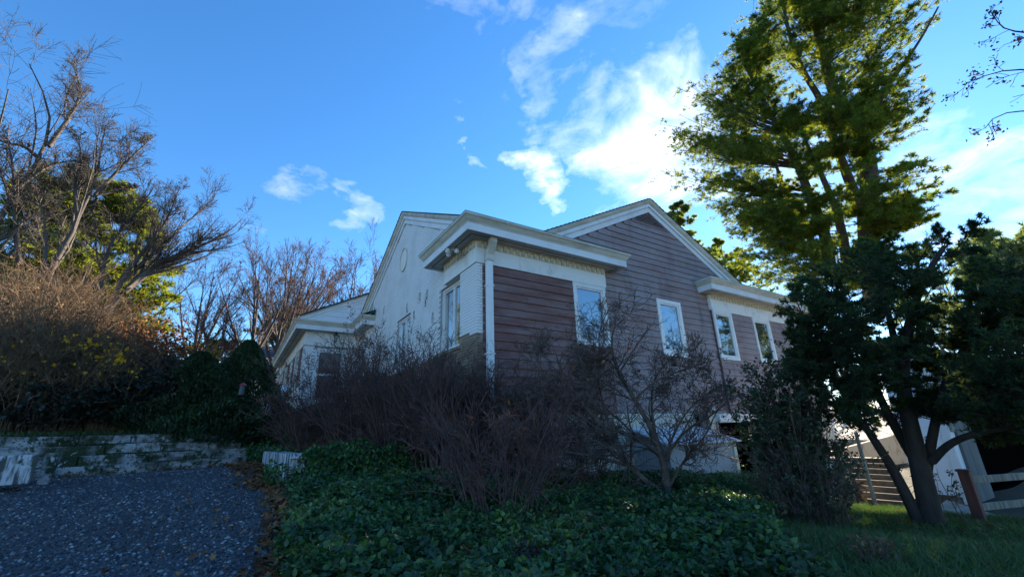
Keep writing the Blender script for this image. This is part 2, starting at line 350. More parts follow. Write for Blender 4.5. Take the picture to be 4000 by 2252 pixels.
# ------------------------------------------------------------------ ground
CP = np.array([(-3.94, -7.53, .55), (-4.5, -3.5, .71), (-3.5, -3.9, .70), (-1.5, -4, .64), (0, -6.7, .66), (-7, -4, .8), (-9, -1.5, .95), (-6.3, 1.9, 1.13), (-3.6, 3.3, 1.12), (-5, 2.6, 1.12), (-5.2, 3.6, 1.12), (-4, 4.3, 1.12), (-6.5, 3.1, 1.12), (-4.6, 0, .98), (-3.2, -1, .9),
               (-6.6, 4.5, 1.16), (-4.2, 6, 1.2), (-4, 8.5, 1.35), (-1, 9.5, 2.2), (-.6, 8, 1.9), (-3, 10, 1.75), (-8, 12, 1.5), (-14, 12, 2.0), (0, -.3, .8), (-.4, 2.5, 1.0), (-.3, 5, 1.3), (3.8, -.2, .52), (7, -1.2, .40), (3.5, -3, .48), (1.5, -2, .62),
               (2.8, -5.5, .42), (4.8, -5.4, .23), (6.3, -4.5, .05), (8.7, -4.6, -.12), (7.5, -3.3, -.05), (9, -7, -.1), (13, -6, -.15), (4, -9, .35), (0, -12, .5), (-10, -12, .5), (10, -1.5, .1), (14.5, -1, .2), (20, -8, 0), (20, 10, .8), (5, 25, 2.5), (-20, 25, 3), (-20, 0, 1.4), (-4, 25, 3.0)])
SA = np.array([-6.3, 2.19]); SD = np.array([.868, .496]); SN = np.array([-.496, .868])    # line of the garden steps
def height(x, y):
    x = np.asarray(x, float); y = np.asarray(y, float); sh = x.shape; X = x.ravel()[:, None]; Y = y.ravel()[:, None]
    w_ = 1/((X-CP[:, 0])**2+(Y-CP[:, 1])**2+.35)**1.7; h = (w_*CP[:, 2]).sum(1)/w_.sum(1)
    X = X[:, 0]; Y = Y[:, 0]; s = (X-SA[0])*SN[0]+(Y-SA[1])*SN[1]
    q = (X-SA[0])*SD[0]+(Y-SA[1])*SD[1]; f = np.clip((q-3.0)/1.2, 0, 1); f2 = np.clip((-.3-q)/1.0, 0, 1); f = np.maximum(f, f2)
    t1 = np.clip((s-.95)/.25, 0, 1); t2 = np.clip((s+.02)/1.1, 0, 1); t1 = t1*t1*(3-2*t1); t2 = t2*t2*(3-2*t2); h = h+.66*(t1*(1-f)+t2*f)
    far = np.clip((np.hypot(X, Y)-40)/120, 0, 1); h = h*(1-far)+1.2*far
    return h.reshape(sh)
def hz(x, y): return float(height(np.array([x]), np.array([y]))[0])
def axis(lo_, hi_, st):
    a = list(np.arange(lo_, hi_, st)); g = st; x = lo_
    pre, post = [], []
    while x > -900: g *= 1.35; x -= g; pre.append(x)
    x = a[-1]; g = st
    while x < 900: g *= 1.35; x += g; post.append(x)
    return np.array(pre[::-1]+a+post)
gx, gy = axis(-14, 20, .16), axis(-13, 16, .16)
GX, GY = np.meshgrid(gx, gy, indexing='ij'); GZ = height(GX, GY)
rg = np.random.default_rng(1)
i = np.arange(GX.size).reshape(GX.shape); GF = np.stack([i[:-1, :-1], i[1:, :-1], i[1:, 1:], i[:-1, 1:]], -1).reshape(-1, 4)
GV = np.stack([GX, GY, GZ], -1).reshape(-1, 3)
prop(mesh_obj('ground', GV, [GF], M['soil'], smooth=True), kind='structure')
GRAVEL = [(-3.75, -9), (-3.62, -3.8), (-3.40, -2), (-3.22, -.5), (-3.38, 2.0), (-3.5, 3.75), (-6.3, 2.15), (-7.2, 1.6), (-9, .8), (-13.8, -2), (-13.8, -9)]
def sheet(name, poly, m, dz, kind='structure', res=.1):
    xs = [p[0] for p in poly]; ys = [p[1] for p in poly]
    X, Y = np.meshgrid(np.arange(min(xs), max(xs), res), np.arange(min(ys), max(ys), res), indexing='ij')
    V = np.stack([X, Y, height(X, Y)+dz], -1).reshape(-1, 3); i = np.arange(X.size).reshape(X.shape)
    F = np.stack([i[:-1, :-1], i[1:, :-1], i[1:, 1:], i[:-1, 1:]], -1).reshape(-1, 4); c = V[F].mean(1)
    F = F[poly_in(c[:, 0], c[:, 1], poly)]; u_, inv = np.unique(F, return_inverse=True)
    return prop(mesh_obj(name, V[u_], [inv.reshape(-1, 4)], m, smooth=True), kind=kind)
M['gravel'] = mat('dark_gravel', (.080, .080, .084), .9, [(38, (.16, .158, .16), .5, .62), (70, (.025, .025, .03), .5, .6), (1.0, (.045, .045, .05), .4, .7), (95, (.25, .25, .25), .69, .73)], .02, 45)
sheet('gravel_drive', GRAVEL, M['gravel'], .02)
def scatter(poly, n, rng, near=True):
    xs = [p[0] for p in poly]; ys = [p[1] for p in poly]; x = rng.uniform(min(xs), max(xs), n*4); y = rng.uniform(min(ys), max(ys), n*4)
    k = poly_in(x, y, poly)
    if near:
        d = np.hypot(x-CAM[0], y-CAM[1]); k &= rng.uniform(0, 1, n*4) < np.clip((5.0/np.maximum(d, 2.6))**1.5, 0, 1)
    # only what stands inside the view, with a margin
    az = np.degrees(np.arctan2(y-CAM[1], x-CAM[0])); k &= (az > 2) & (az < 116) & (np.hypot(x-CAM[0], y-CAM[1]) > 2.2)
    return x[k][:n], y[k][:n]
def stones(name, poly, n, size, seed, pal, dz=.02):
    rng = np.random.default_rng(seed); x, y = scatter(poly, n, rng); n = len(x); z = height(x, y)+dz
    b = np.array([(1, 0, 0), (0, 1, 0), (-1, 0, 0), (0, -1, 0), (.2, .1, .8), (0, 0, -.5)], float)
    s = rng.uniform(size[0], size[1], n)[:, None, None]; V = b[None]*s*rng.uniform(.6, 1.25, (n, 6, 3))
    a = rng.uniform(0, 6.28, n); ca, sa = np.cos(a)[:, None], np.sin(a)[:, None]
    V = np.stack([V[..., 0]*ca-V[..., 1]*sa, V[..., 0]*sa+V[..., 1]*ca, V[..., 2]], -1)+np.stack([x, y, z], 1)[:, None]
    f = np.array([(0, 1, 4), (1, 2, 4), (2, 3, 4), (3, 0, 4), (1, 0, 5), (2, 1, 5), (3, 2, 5), (0, 3, 5)])
    F = (np.arange(n)[:, None, None]*6+f).reshape(-1, 3); pal = np.array(pal); c = pal[rng.integers(0, len(pal), n)]*rng.uniform(.7, 1.3, (n, 1))
    return prop(mesh_obj(name, V.reshape(-1, 3), [F], M['gravelstone'], col=np.repeat(c, 6, 0)), kind='stuff')
g = (.055, .058, .068)
stones('larger_stones', GRAVEL, 700, (.018, .036), 6, [g, (.13, .13, .14), (.10, .085, .07), (.2, .2, .2)])
stones('gravel_stones', GRAVEL, 42000, (.008, .021), 4, [g, (.13, .13, .14), (.05, .05, .055), (.18, .18, .19), g, (.10, .10, .105), (.09, .075, .065), (.045, .045, .05), (.07, .07, .075), (.11, .11, .11), g, (.03, .032, .036), (.30, .30, .30)])

# ------------------------------------------------------------------ garden steps
rs = random.Random(5)
gs = thing('garden_steps', (-6.3, 2.19, 1.1), 'four low courses of mossy concrete blocks stepping up beside the gravel', 'steps')
cuts = [[-.3, .75, 1.55, 2.45, 3.35], [-.5, .5, 1.5, 2.1, 3.30], [-.6, .9, 1.75, 3.3], [-.6, .6, 1.35, 2.2, 3.3]]
for c, cc in enumerate(cuts):
    for a0, a1 in zip(cc[:-1], cc[1:]):
        s0, z0 = .02+.25*c+rs.uniform(-.015, .015), 1.12+.165*c; tilt = rs.uniform(-.012, .012)
        P = []
        for z in (z0-.12 if c == 0 else z0-.02, z0+.165):
            for a, s_ in ((a0+.008, s0), (a1-.008, s0), (a1-.008, s0+.42), (a0+.008, s0+.42)):
                q = SA+SD*a+SN*s_; P.append((q[0], q[1], z+(tilt*(a-a0)*1.5 if z > z0 else 0)))
        MB().hexa(P).build('stone', M['stone'], gs, bevel=.012)
bk = thing('stone_block', at(60, 1840, 8.2), 'white streaked stone block at the left end of the garden steps', 'stone block')
q = at(40, 1860, 8.3); MB().hexa([(q[0]+a, q[1]+b, z) for z in (q[2]-.1, q[2]+.24) for a, b in ((-.55, -.1), (.17, .12), (.05, .5), (-.65, .3))]).build('block', M['stonewhite'], bk, bevel=.015)
q = at(205, 1850, 8.9); MB().hexa([(q[0]+a, q[1]+b, z) for z, e in ((q[2]-.15, 0), (q[2]+.27, .04)) for a, b in ((-.13, .0), (-.03+e, .03), (-.06+e, .3), (-.17, .25))]).build('upright_slab', M['stone'], bk, bevel=.01)

# ------------------------------------------------------------------ house
H = thing('white_and_red_house', (0, 0, .6), 'long house of white painted brick on the left and red cedar boards on the right', 'house')
SL = .507
RX, RZ = 6.05, 7.98      # red gable apex on its wall
WY, WZ = 5.31, 8.47      # white gable apex on its wall
# solid walls behind the cladding (y = n negative)
mb = MB()
def wallpoly(mb, fr, pts, n0, n1): mb.prism([fr.p(a, n0, z) for a, z in pts], [fr.p(a, n1, z) for a, z in pts])
def holed(mb, fr, a0, a1, z0, z1, n0, n1, holes):
    x = a0
    for h0, h1, q0, q1 in sorted(holes):
        if h0 > x: mb.box(fr, x, h0, n0, n1, z0, z1)
        mb.box(fr, max(h0, x), h1, n0, n1, z0, q0)
        if q1 < z1: mb.box(fr, max(h0, x), h1, n0, n1, q1, z1)
        x = h1
    if x < a1: mb.box(fr, x, a1, n0, n1, z0, z1)
holed(mb, FRONT, .14, 3.75, 1.96, 5.09, -.5, -.012, [(2.70, 3.70, 3.57, 5.09)])
holed(mb, FRONT, 8.34, 14.5, 1.96, 5.09, -.5, -.012, [(8.38, 9.30, 3.57, 5.09), (10.60, 11.59, 3.6, 5.09), (12.86, 13.76, 3.6, 5.09)])
holed(mb, FRONT, 3.75, 8.34, 1.96, 6.0, -.5, -.092, [(5.84, 6.81, 3.57, 5.08)])
wallpoly(mb, FRONT, [(RX-(RZ-5.9)/SL, 5.9), (RX+(RZ-5.9)/SL, 5.9), (RX, RZ)], -.095, -.4)
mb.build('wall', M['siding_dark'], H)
# foundation with the dark opening
mb = MB(); mb.box(ID, .03, 7.7, .05, .4, -.6, 1.955); mb.box(ID, 9.75, 14.5, .05, .4, -.6, 1.955); mb.box(ID, 7.7, 9.75, .05, .4, 1.70, 1.955)
mb.build('foundation', M['found'], H)
mb = MB(); mb.box(ID, 7.5, 10.2, 2.6, 2.8, -.3, 1.95); mb.box(ID, 7.5, 7.7, .4, 2.6, -.3, 1.95); mb.box(ID, 9.75, 9.95, .4, 2.6, -.3, 1.95); mb.build('basement_room', M['dark'], H)
MB().box(ID, 7.66, 10.45, -.06, .05, 1.725, 1.935).build('lintel', M['paint'], H, bevel=.006)
MB().box(ID, 7.6, 10.5, -.085, .05, 1.70, 1.727).build('lintel_strip', M['crown'], H)
MB().box(ID, 6.74, 7.10, -.10, .05, .7, 1.94).build('duct', M['greydoor'], H)
MB().box(ID, 6.70, 6.742, -.04, .05, .7, 1.94).build('duct_side', M['dark'], H)
MB().box(ID, 7.36, 7.52, -.06, .0, 1.99, 2.13).build('outlet_box', M['paint'], H, bevel=.01)
MB().box(ID, 10.0, 10.3, -.05, .05, 0, 1.7).build('basement_post', M['paint'], H, bevel=.006)

# siding boards: one object for each board
EXP = .183
def boards(fr, n, z0, z1, span, holes, m, seed, name='siding_board'):
    r_ = random.Random(seed); z = z0
    while z < z1-.02:
        zt = min(z+EXP, z1); zm = (z+zt)/2; sp = span(zm)
        if sp:
            iv = [sp]
            for h0, h1, hz0, hz1 in holes:
                if zt > hz0+.01 and z < hz1-.01:
                    nv = []
                    for a, b in iv:
                        if h1 <= a or h0 >= b: nv.append((a, b)); continue
                        if h0 > a: nv.append((a, h0))
                        if h1 < b: nv.append((h1, b))
                    iv = nv
            for a, b in iv:
                x = a
                while x < b-.01:
                    e = min(b, x+r_.uniform(2.4, 4.6)); e = b if b-e < .5 else e
                    if e-x > .04:
                        dn = r_.uniform(-.002, .003); th = .036+dn; w1, w2 = r_.uniform(-.004, .004), r_.uniform(-.004, .004)
                        x0, x1 = x+.0015, e-.0015
                        P = [fr.p(x0, n, z+w1), fr.p(x1, n, z+w2), fr.p(x1, n+th, z+w2), fr.p(x0, n+th, z+w1), fr.p(x0, n, zt+.012), fr.p(x1, n, zt+.012), fr.p(x1, n+.006, zt+.012), fr.p(x0, n+.006, zt+.012)]
                        MB().hexa(P).build(name, m, H)
                    x = e
            for h0, h1, hz0, hz1 in holes:
                for q0, q1 in ((z, hz0), (hz1, zt)):
                    if q0 >= z-1e-6 and q1 <= zt+1e-6 and q1-q0 > .02 and q1-q0 < EXP-.01 and zt > hz0+.01 and z < hz1-.01:
                        P = [fr.p(h0, n, q0), fr.p(h1, n, q0), fr.p(h1, n+.03, q0), fr.p(h0, n+.03, q0), fr.p(h0, n, q1), fr.p(h1, n, q1), fr.p(h1, n+.012, q1), fr.p(h0, n+.012, q1)]; MB().hexa(P).build(name, m, H)
        z += EXP
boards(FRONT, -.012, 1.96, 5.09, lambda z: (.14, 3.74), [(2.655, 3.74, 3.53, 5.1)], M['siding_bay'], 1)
boards(FRONT, -.092, 1.96, 5.99, lambda z: (3.752, 8.338), [(5.80, 6.85, 3.53, 5.12)], M['siding'], 2)
boards(FRONT, -.012, 1.96, 5.09, lambda z: (8.342, 14.46), [(8.342, 9.34, 3.53, 5.1), (10.56, 11.63, 3.53, 5.1), (12.82, 13.8, 3.53, 5.1)], M['siding'], 3)
boards(FRONT, -.092, 5.99, 7.82, lambda z: (RX-(RZ-z)/SL+.05, RX+(RZ-z)/SL-.05) if RZ-z > .15 else None, [(5.45, 6.65, 7.56, 8.2)], M['siding'], 4)
# gable louvre
mb = MB()
for k in range(7):
    z = 7.53+k*.052; hw = (RZ-z)/SL-.10
    if hw > .05: mb.prism([FRONT.p(RX-hw, -.09, z), FRONT.p(RX-hw, -.05, z-.02), FRONT.p(RX-hw, -.05, z-.008), FRONT.p(RX-hw, -.09, z+.03)], [FRONT.p(RX+hw, -.09, z), FRONT.p(RX+hw, -.05, z-.02), FRONT.p(RX+hw, -.05, z-.008), FRONT.p(RX+hw, -.09, z+.03)])
mb.build('louvre', M['siding'], H)

# brick walls
BL, BH = .205, .0667
brick_mesh = {}
def brick_data(m, l):
    k = (m.name, round(l, 3))
    if k not in brick_mesh:
        b = MB(); b.box(ID, -l/2, l/2, -.05, 0, -.028, .028); o = mesh_obj('brick', b.v, b.f, m); brick_mesh[k] = o.data; bpy.data.objects.remove(o)
    return brick_mesh[k]
def brickwall(fr, n, a0, a1, z0, z1, holes, top=None, split=None, indiv=None, seed=0, wname='wall'):
    """courses of brick standing 5 mm proud of the mortar; split(a,z) True -> bare brown brick. Returns wall part(s)"""
    r_ = random.Random(seed); big = {0: MB(), 1: MB()}; singles = []
    nz = int((z1-z0)/BH)
    for k in range(nz):
        z = z0+k*BH+BH/2; a = a0-(BL+.01)/2*(k % 2)
        while a < a1:
            s0, s1 = max(a, a0), min(a+BL, a1); a += BL+.01
            if s1-s0 < .03: continue
            c = (s0+s1)/2
            if top and z > top(c): continue
            if any(h0 < c < h1 and q0 < z < q1 for h0, h1, q0, q1 in holes): continue
            br = 1 if split and split(c, z) else 0; d = r_.uniform(-.0015, .002)
            if indiv and indiv(c, z) and abs(s1-s0-BL) < 1e-6 and len(singles) < 295: singles.append((c, z, br, d)); continue
            b = big[br]; i = len(b.v); e0, e1, n0, n1 = s0, s1, n, n+.005+d; za, zb = z-.0283, z+.0283
            b.v += [tuple(fr.p(*q)) for q in ((e0, n0, za), (e1, n0, za), (e1, n0, zb), (e0, n0, zb), (e0+.002, n1, za+.002), (e1-.002, n1, za+.002), (e1-.002, n1, zb-.002), (e0+.002, n1, zb-.002))]
            b.f += [(i+4, i+5, i+6, i+7), (i, i+1, i+5, i+4), (i+1, i+2, i+6, i+5), (i+2, i+3, i+7, i+6), (i+3, i, i+4, i+7)]
    return big, singles
def add_bricks(wall, fr, n, big, singles):
    for k, m in ((0, M['white_brick']), (1, M['brown_brick'])):
        if big[k].v: prop(big[k].build('brick_courses', m, wall), kind='stuff')
    for c, z, br, d in singles:
        o = bpy.data.objects.new('brick', brick_data(M['brown_brick'] if br else M['white_brick'], BL)); C.objects.link(o); o.parent = wall
        q = fr.p(c, n+.005+d, z)-origin(wall)
        m4 = Matrix(((fr.a[0], -fr.n[0]*-1, 0, q[0]), (fr.a[1], -fr.n[1]*-1, 0, q[1]), (0, 0, 1, q[2]), (0, 0, 0, 1))); o.matrix_local = m4
top_w = lambda a: WZ-abs(a-WY)*SL-.03
rag = np.random.default_rng(3).uniform(-.08, .08, 200)
split = lambda a, z: z < (3.60 if a < .8 else 3.42)+rag[int(a*9) % 200]*.9
holes_side = [(.80, 2.12, 3.43, 5.09), (4.40, 5.60, 3.45, 5.09)]
# white gable wall
mb = MB(); pts = [(1.67, -.2), (1.67, WZ-(WY-1.67)*SL), (WY, WZ), (10.5, WZ-(10.5-WY)*SL), (10.5, -.2)]
mb2 = MB()
def panel(mb, fr, a0, a1, z0, z1, n): mb.box(fr, a0, a1, n-.25, n, z0, z1)
for a0, a1, z0, z1 in ((1.67, 2.12, 5.09, 6.0), (2.12, 8.9, 3.42, 3.45), (2.12, 4.40, 3.45, 5.09), (5.60, 8.9, 3.45, 5.09), (2.12, 8.9, 5.09, 6.0)): panel(mb, SIDE, a0, a1, z0, z1, -.08)
wallpoly(mb, SIDE, [(WY-(WZ-6.0)/SL, 6.0), (WY, WZ), (WY+(WZ-6.0)/SL, 6.0)], -.33, -.08)
wW = mb.build('wall', M['mortar_white'], H, 'white painted brick gable wall')
mbb = MB(); mbb.box(SIDE, 2.12, 8.9, -.33, -.081, -.2, 3.42); mbb.box(SIDE, .0, 2.12, -.2, -.001, -.2, 3.42); mbb.build('lower_wall', M['mortar_brown'], H, 'bare tan brick below the sills')
big, s1 = brickwall(SIDE, -.08, 1.67, 8.84, .55, 8.4, holes_side, top_w, split, None, 1); add_bricks(wW, SIDE, -.08, big, [])
# pilaster at the corner (its bricks are the ones that show)
mb = MB(); mb.box(SIDE, 0, .80, -.2, 0, 3.42, 5.09); wP = mb.build('pilaster', M['mortar_white'], H)
big, s1 = brickwall(SIDE, 0, 0, .80, .55, 5.09, [], None, split, lambda a, z: z > 3.2, 2); add_bricks(wP, SIDE, 0, big, s1)
big, s1 = brickwall(SIDE, 0, .8, 1.67, .55, 3.43, [], None, split, None, 6); add_bricks(wP, SIDE, 0, big, s1)
big, s1 = brickwall(FRONT, 0, 0, .14, .55, 5.09, [], None, split, None, 3); add_bricks(wP, FRONT, 0, big, s1)
MB().box(ID, .005, .14, .001, .3, -.2, 5.09).build('pilaster_core', M['mortar_white'], H)
# oval vent
mb = MB(); n = 28; mb.prism([SIDE.p(5.26+.37*math.cos(t), -.085, 7.11+.42*math.sin(t)) for t in [2*math.pi*k/n for k in range(n)]], [SIDE.p(5.26+.37*math.cos(t), -.062, 7.11+.42*math.sin(t)) for t in [2*math.pi*k/n for k in range(n)]])
ov = mb.build('oval_medallion', M['stucco'], H)
mb = MB()
for k in range(n):
    t0, t1 = 2*math.pi*k/n, 2*math.pi*(k+1)/n
    for (ra, rb) in ((.37, .32),):
        mb.hexa([SIDE.p(5.26+r*math.cos(t), q, 7.11+(r+.05)*math.sin(t)) for q in (-.062, -.035) for r, t in ((ra, t0), (ra, t1), (rb, t1), (rb, t0))])
mb.build('rim', M['cream'], ov)

# frieze, dentils, cornice
def frieze(fr, a0, a1, n): MB().box(fr, a0, a1, n-.1, n, 5.09, 5.606).build('frieze', M['stucco'], H)
MB().box(ID, -.03, 3.78, -.03, .3, 5.092, 5.606).build('frieze', M['stucco'], H)
MB().box(ID, -.03, .3, .3, 1.67, 5.092, 5.606).build('frieze', M['stucco'], H)
MB().box(ID, 8.31, 14.53, -.03, .3, 5.092, 5.606).build('frieze', M['stucco'], H, 'frieze with blistered paint')
PROF = [(0, 5.607), (.24, 5.607), (.24, 5.640), (.262, 5.640), (.262, 5.607), (.42, 5.607), (.42, 5.765), (.432, 5.78), (.44, 5.80), (.47, 5.85), (.50, 5.895), (.525, 5.915), (.525, 5.955), (.0, 6.02)]
def cornice(path, lab=None):
    pf = [p for p in PROF]
    soff = [(0.002, 5.607), (.24, 5.607), (.24, 5.66), (.262, 5.66), (.262, 5.607), (.405, 5.607), (.405, 5.70), (.002, 5.70)]
    fas = [(.405, 5.60), (.425, 5.60), (.425, 5.768), (.405, 5.768)]
    cr = [(.30, 5.77), (.432, 5.77), (.436, 5.79), (.462, 5.825), (.490, 5.875), (.515, 5.90), (.525, 5.905), (.525, 5.95), (.30, 5.95)]
    rf = [(.002, 5.951), (.53, 5.951), (.53, 5.962), (.002, 6.10)]
    sweep(path, soff).build('soffit', M['soffit'], H); sweep(path, fas).build('fascia', M['paint'], H)
    sweep(path, cr).build('crown_moulding', M['crown'], H); sweep(path, rf).build('cornice_roof', M['copper'], H)
    sl = [(.241, 5.604), (.261, 5.604), (.261, 5.6065), (.241, 5.6065)]
    sweep(path, sl).build('vent_slot', M['slot'], H)
cornice([(.08, 1.67), (0, 1.67), (0, 0), (3.78, 0), (3.78, .09)])
cornice([(8.31, .09), (8.31, 0), (14.53, 0), (14.53, 3)])
cornice([(-2.0, 21.0), (-2.0, 10.5), (.04, 10.5), (.04, 8.84), (.09, 8.84)])
dm = MB(); dm.box(ID, -.045, .045, -.035, 0, -.055, .055); _o = mesh_obj('dentil', dm.v, dm.f, M['cream']); dmesh = _o.data; bpy.data.objects.remove(_o)
def dentils(fr, a0, a1, n):
    k = 0; a = a0
    rr = random.Random(int(a0*10))
    while a < a1:
        o = bpy.data.objects.new('dentil', dmesh); C.objects.link(o); o.parent = H; q = fr.p(a, n, 5.515)-ORIG[H.name]
        o.matrix_local = Matrix(((fr.a[0], -fr.n[0], 0, q[0]), (fr.a[1], -fr.n[1], 0, q[1]), (0, 0, 1, q[2]), (0, 0, 0, 1))); a += .165
    MB().box(fr, a0-.05, a1+.02, n-.02, n+.045, 5.571, 5.606).build('dentil_moulding', M['cream'], H)
    MB().box(fr, a0-.05, a1+.02, n-.02, n+.012, 5.436, 5.459).build('dentil_moulding', M['cream'], H)
dentils(FRONT, .05, 3.72, .03); dentils(SIDE, .05, 1.64, .03); dentils(FRONT, 8.40, 14.4, .03)

# rakes: stepped boards following each gable, and the roofs
def rake(fr, ac, zc, half, n, prof, m, name):
    """prof: [(n offset, drop perpendicular)] closed; carried up both slopes"""
    mb = MB(); c = math.cos(math.atan(SL)); rings = []
    for s in (-1, 0, 1):
        rings.append([fr.p(ac+s*half, n+o, zc+d/c-abs(s)*half*SL) for o, d in prof])
    k = len(prof)
    for r in rings: mb.v += [tuple(p) for p in r]
    for i in range(2):
        for j in range(k): mb.f.append((i*k+j, i*k+(j+1) % k, (i+1)*k+(j+1) % k, (i+1)*k+j))
    mb.f += [tuple(range(k)), tuple(range(3*k-1, 2*k-1, -1))]
    mb.build(name, m, H)
for fr, ac, zc, half, n in ((FRONT, RX, RZ, 4.15, -.09), (SIDE, WY, WZ, 4.95, -.07)):
    rake(fr, ac, zc, half, n, [(-.02, -.02), (.030, -.02), (.030, .13), (-.02, .13)], M['paint'], 'rake_board')
    rake(fr, ac, zc, half, n, [(-.02, .1305), (.075, .1305), (.075, .23), (-.02, .23)], M['paint'], 'rake_board')
    rake(fr, ac, zc, half, n, [(-.02, .2305), (.09, .2305), (.12, .26), (.155, .32), (.155, .345), (-.02, .345)], M['crown'], 'rake_crown')
def roof(fr, ac, zc, half, n0, n1, m=M['shingle'], th=.035, lift=.346, name='roof'):
    c = math.cos(math.atan(SL)); mb = MB()
    for s in (-1, 1):
        P = []
        nstep = int(half/.14)
        for k in range(nstep):
            h0, h1 = half*k/nstep, half*(k+1)/nstep+.02; z0, z1 = zc+lift/c-h0*SL, zc+lift/c-h1*SL
            mb.hexa([fr.p(ac+s*h, n, z) for z_ in (0,) for h, n, z in ((h0, n0, z0), (h0, n1, z0), (h1, n1, z1), (h1, n0, z1), (h0, n0, z0+.006), (h0, n1, z0+.006), (h1, n1, z1+th), (h1, n0, z1+th))])
    return mb.build(name, m, H)
roof(FRONT, RX, RZ, 4.25, .085, -9.0); roof(SIDE, WY, WZ, 5.05, .105, -13.0)
mb = MB(); mb.box(ID, .5, 14.4, .5, 10, 2.0, 5.95); mb.box(ID, -1.95, 14.4, 10.6, 20.9, 2.0, 5.95); mb.build('core', M['dark'], H)
# copper flat roofs over the low corner blocks
MB().hexa([(-.5, -.45, 5.955), (4.3, -.45, 5.955), (4.3, .09, 6.04), (-.5, .09, 6.04), (-.5, -.45, 5.965), (4.3, -.45, 5.965), (4.3, .09, 6.14), (-.5, .09, 6.14)])

# windows
def window(fr, a0, a1, z0, z1, n, kind='single', pane='pane', curtain=None, case=.085, frame_m='paint', proud=.035, lab=None):
    fm = M[frame_m]; mb = MB()
    mb.box(fr, a0, a0+case, n-.1, n+proud, z0, z1); mb.box(fr, a1-case, a1, n-.1, n+proud, z0, z1)
    mb.box(fr, a0+case, a1-case, n-.1, n+proud-.003, z1-case, z1); mb.box(fr, a0+case, a1-case, n-.1, n+proud-.003, z0, z0+case)
    w_ = mb.build('window', fm, H, lab)
    def sash(b0, b1):
        s = .045; y0, y1 = z0+case, z1-case; q = MB()
        q.box(fr, b0, b0+s, n-.08, n+.012, y0, y1); q.box(fr, b1-s, b1, n-.08, n+.012, y0, y1); q.box(fr, b0+s, b1-s, n-.08, n+.010, y1-s, y1); q.box(fr, b0+s, b1-s, n-.08, n+.010, y0, y0+s)
        q.build('sash', fm, w_)
        r_ = random.Random(int(b0*100)); ti, tj = r_.uniform(-.006, .006), r_.uniform(-.006, .006)
        MB().quad([fr.p(b0+s, n-.02+ti, y0+s), fr.p(b1-s, n-.02-ti, y0+s), fr.p(b1-s, n-.02-ti+tj, y1-s), fr.p(b0+s, n-.02+ti+tj, y1-s)]).build('pane', M[pane], w_)
    if kind == 'single': sash(a0+case, a1-case)
    elif kind == 'pair':
        mid = (a0+a1)/2; sash(a0+case, mid-.012); sash(mid+.012, a1-case); MB().box(fr, mid-.012, mid+.012, n-.08, n+.02, z0+case, z1-case).build('mullion', fm, w_)
    MB().box(fr, a0, a1, n-.45, n-.4, z0, z1).build('interior', M['dark'], w_)
    if curtain:
        cb = MB(); k = 0; a = a0+case
        P0, P1 = [], []
        while a < a1-case+.01:
            o = .025*math.sin(k*1.9)+.012*math.sin(k*.7); P0.append(fr.p(a, n-.14+o, z0)); P1.append(fr.p(a, n-.14+o*1.2, z1)); a += .03; k += 1
        i = len(P0); cb.v = [tuple(p) for p in P0+P1]; cb.f = [(j, j+1, i+j+1, i+j) for j in range(i-1)]; cb.build('curtain', M['curtain'], w_)
    return w_
window(FRONT, 2.655, 3.74, 3.53, 5.09, -.01, case=.10, lab='window beside the downspout reflecting blue sky')
window(FRONT, 5.80, 6.85, 3.53, 5.12, -.07, case=.105, frame_m='peel', lab='window with peeling paint in the middle of the gable')
window(FRONT, 8.342, 9.34, 3.53, 5.09, .0, case=.10)
window(FRONT, 10.56, 11.63, 3.56, 5.09, .0, case=.10)
window(FRONT, 12.82, 13.80, 3.57, 5.09, .0, case=.10)
MB().prism([FRONT.p(5.76, -.08, 3.50), FRONT.p(5.76, -.01, 3.49), FRONT.p(5.76, -.01, 3.525), FRONT.p(5.76, -.08, 3.535)], [FRONT.p(6.9, -.08, 3.50), FRONT.p(6.9, -.01, 3.46), FRONT.p(6.9, -.01, 3.495), FRONT.p(6.9, -.08, 3.535)]).build('broken_sill', M['peel'], H)
window(SIDE, .80, 2.12, 3.43, 5.085, -.17, 'pair', 'pane_clear', True, case=.07, lab='casement pair with olive curtains next to the corner')
window(SIDE, 4.40, 5.60, 3.45, 5.085, -.17, 'pair', 'pane', None, case=.07)
for (a0, a1, z0) in ((.76, 2.16, 3.43), (4.36, 5.64, 3.45)):
    b = MB(); b.box(SIDE, a0, a1, -.2, .03, z0-.075, z0-.002); b.build('window_sill', M['brown_brick'] if a0 < 1 else M['white_brick'], H, bevel=.004)
window(SIDE, 9.25, 10.2, 3.6, 5.0, -.06, 'single', 'pane', None, case=.08)

# downspout with its elbow
mb = MB(); mb.box(ID, .185, .325, -.155, -.045, .8, 5.13); ds = mb.build('downspout', M['paint'], H, bevel=.012)
mb = MB()
EL = [(-.10, 5.13, .066), (-.115, 5.26, .066), (-.21, 5.40, .066), (-.27, 5.50, .062), (-.28, 5.64, .055)]
for (y0, z0, h0), (y1, z1, h1) in zip(EL[:-1], EL[1:]):
    mb.hexa([(x, y0+d, z0) for x, d in ((.175, -h0), (.335, -h0), (.335, h0-.006), (.175, h0-.006))]+[(x, y1+d, z1) for x, d in ((.18, -h1), (.33, -h1), (.33, h1), (.18, h1))])
mb.build('elbow', M['crown'], ds)
mb = MB()
for z in (4.55, 3.1): mb.box(ID, .168, .342, -.162, -.02, z, z+.03)
mb.build('strap', M['paint'], ds)

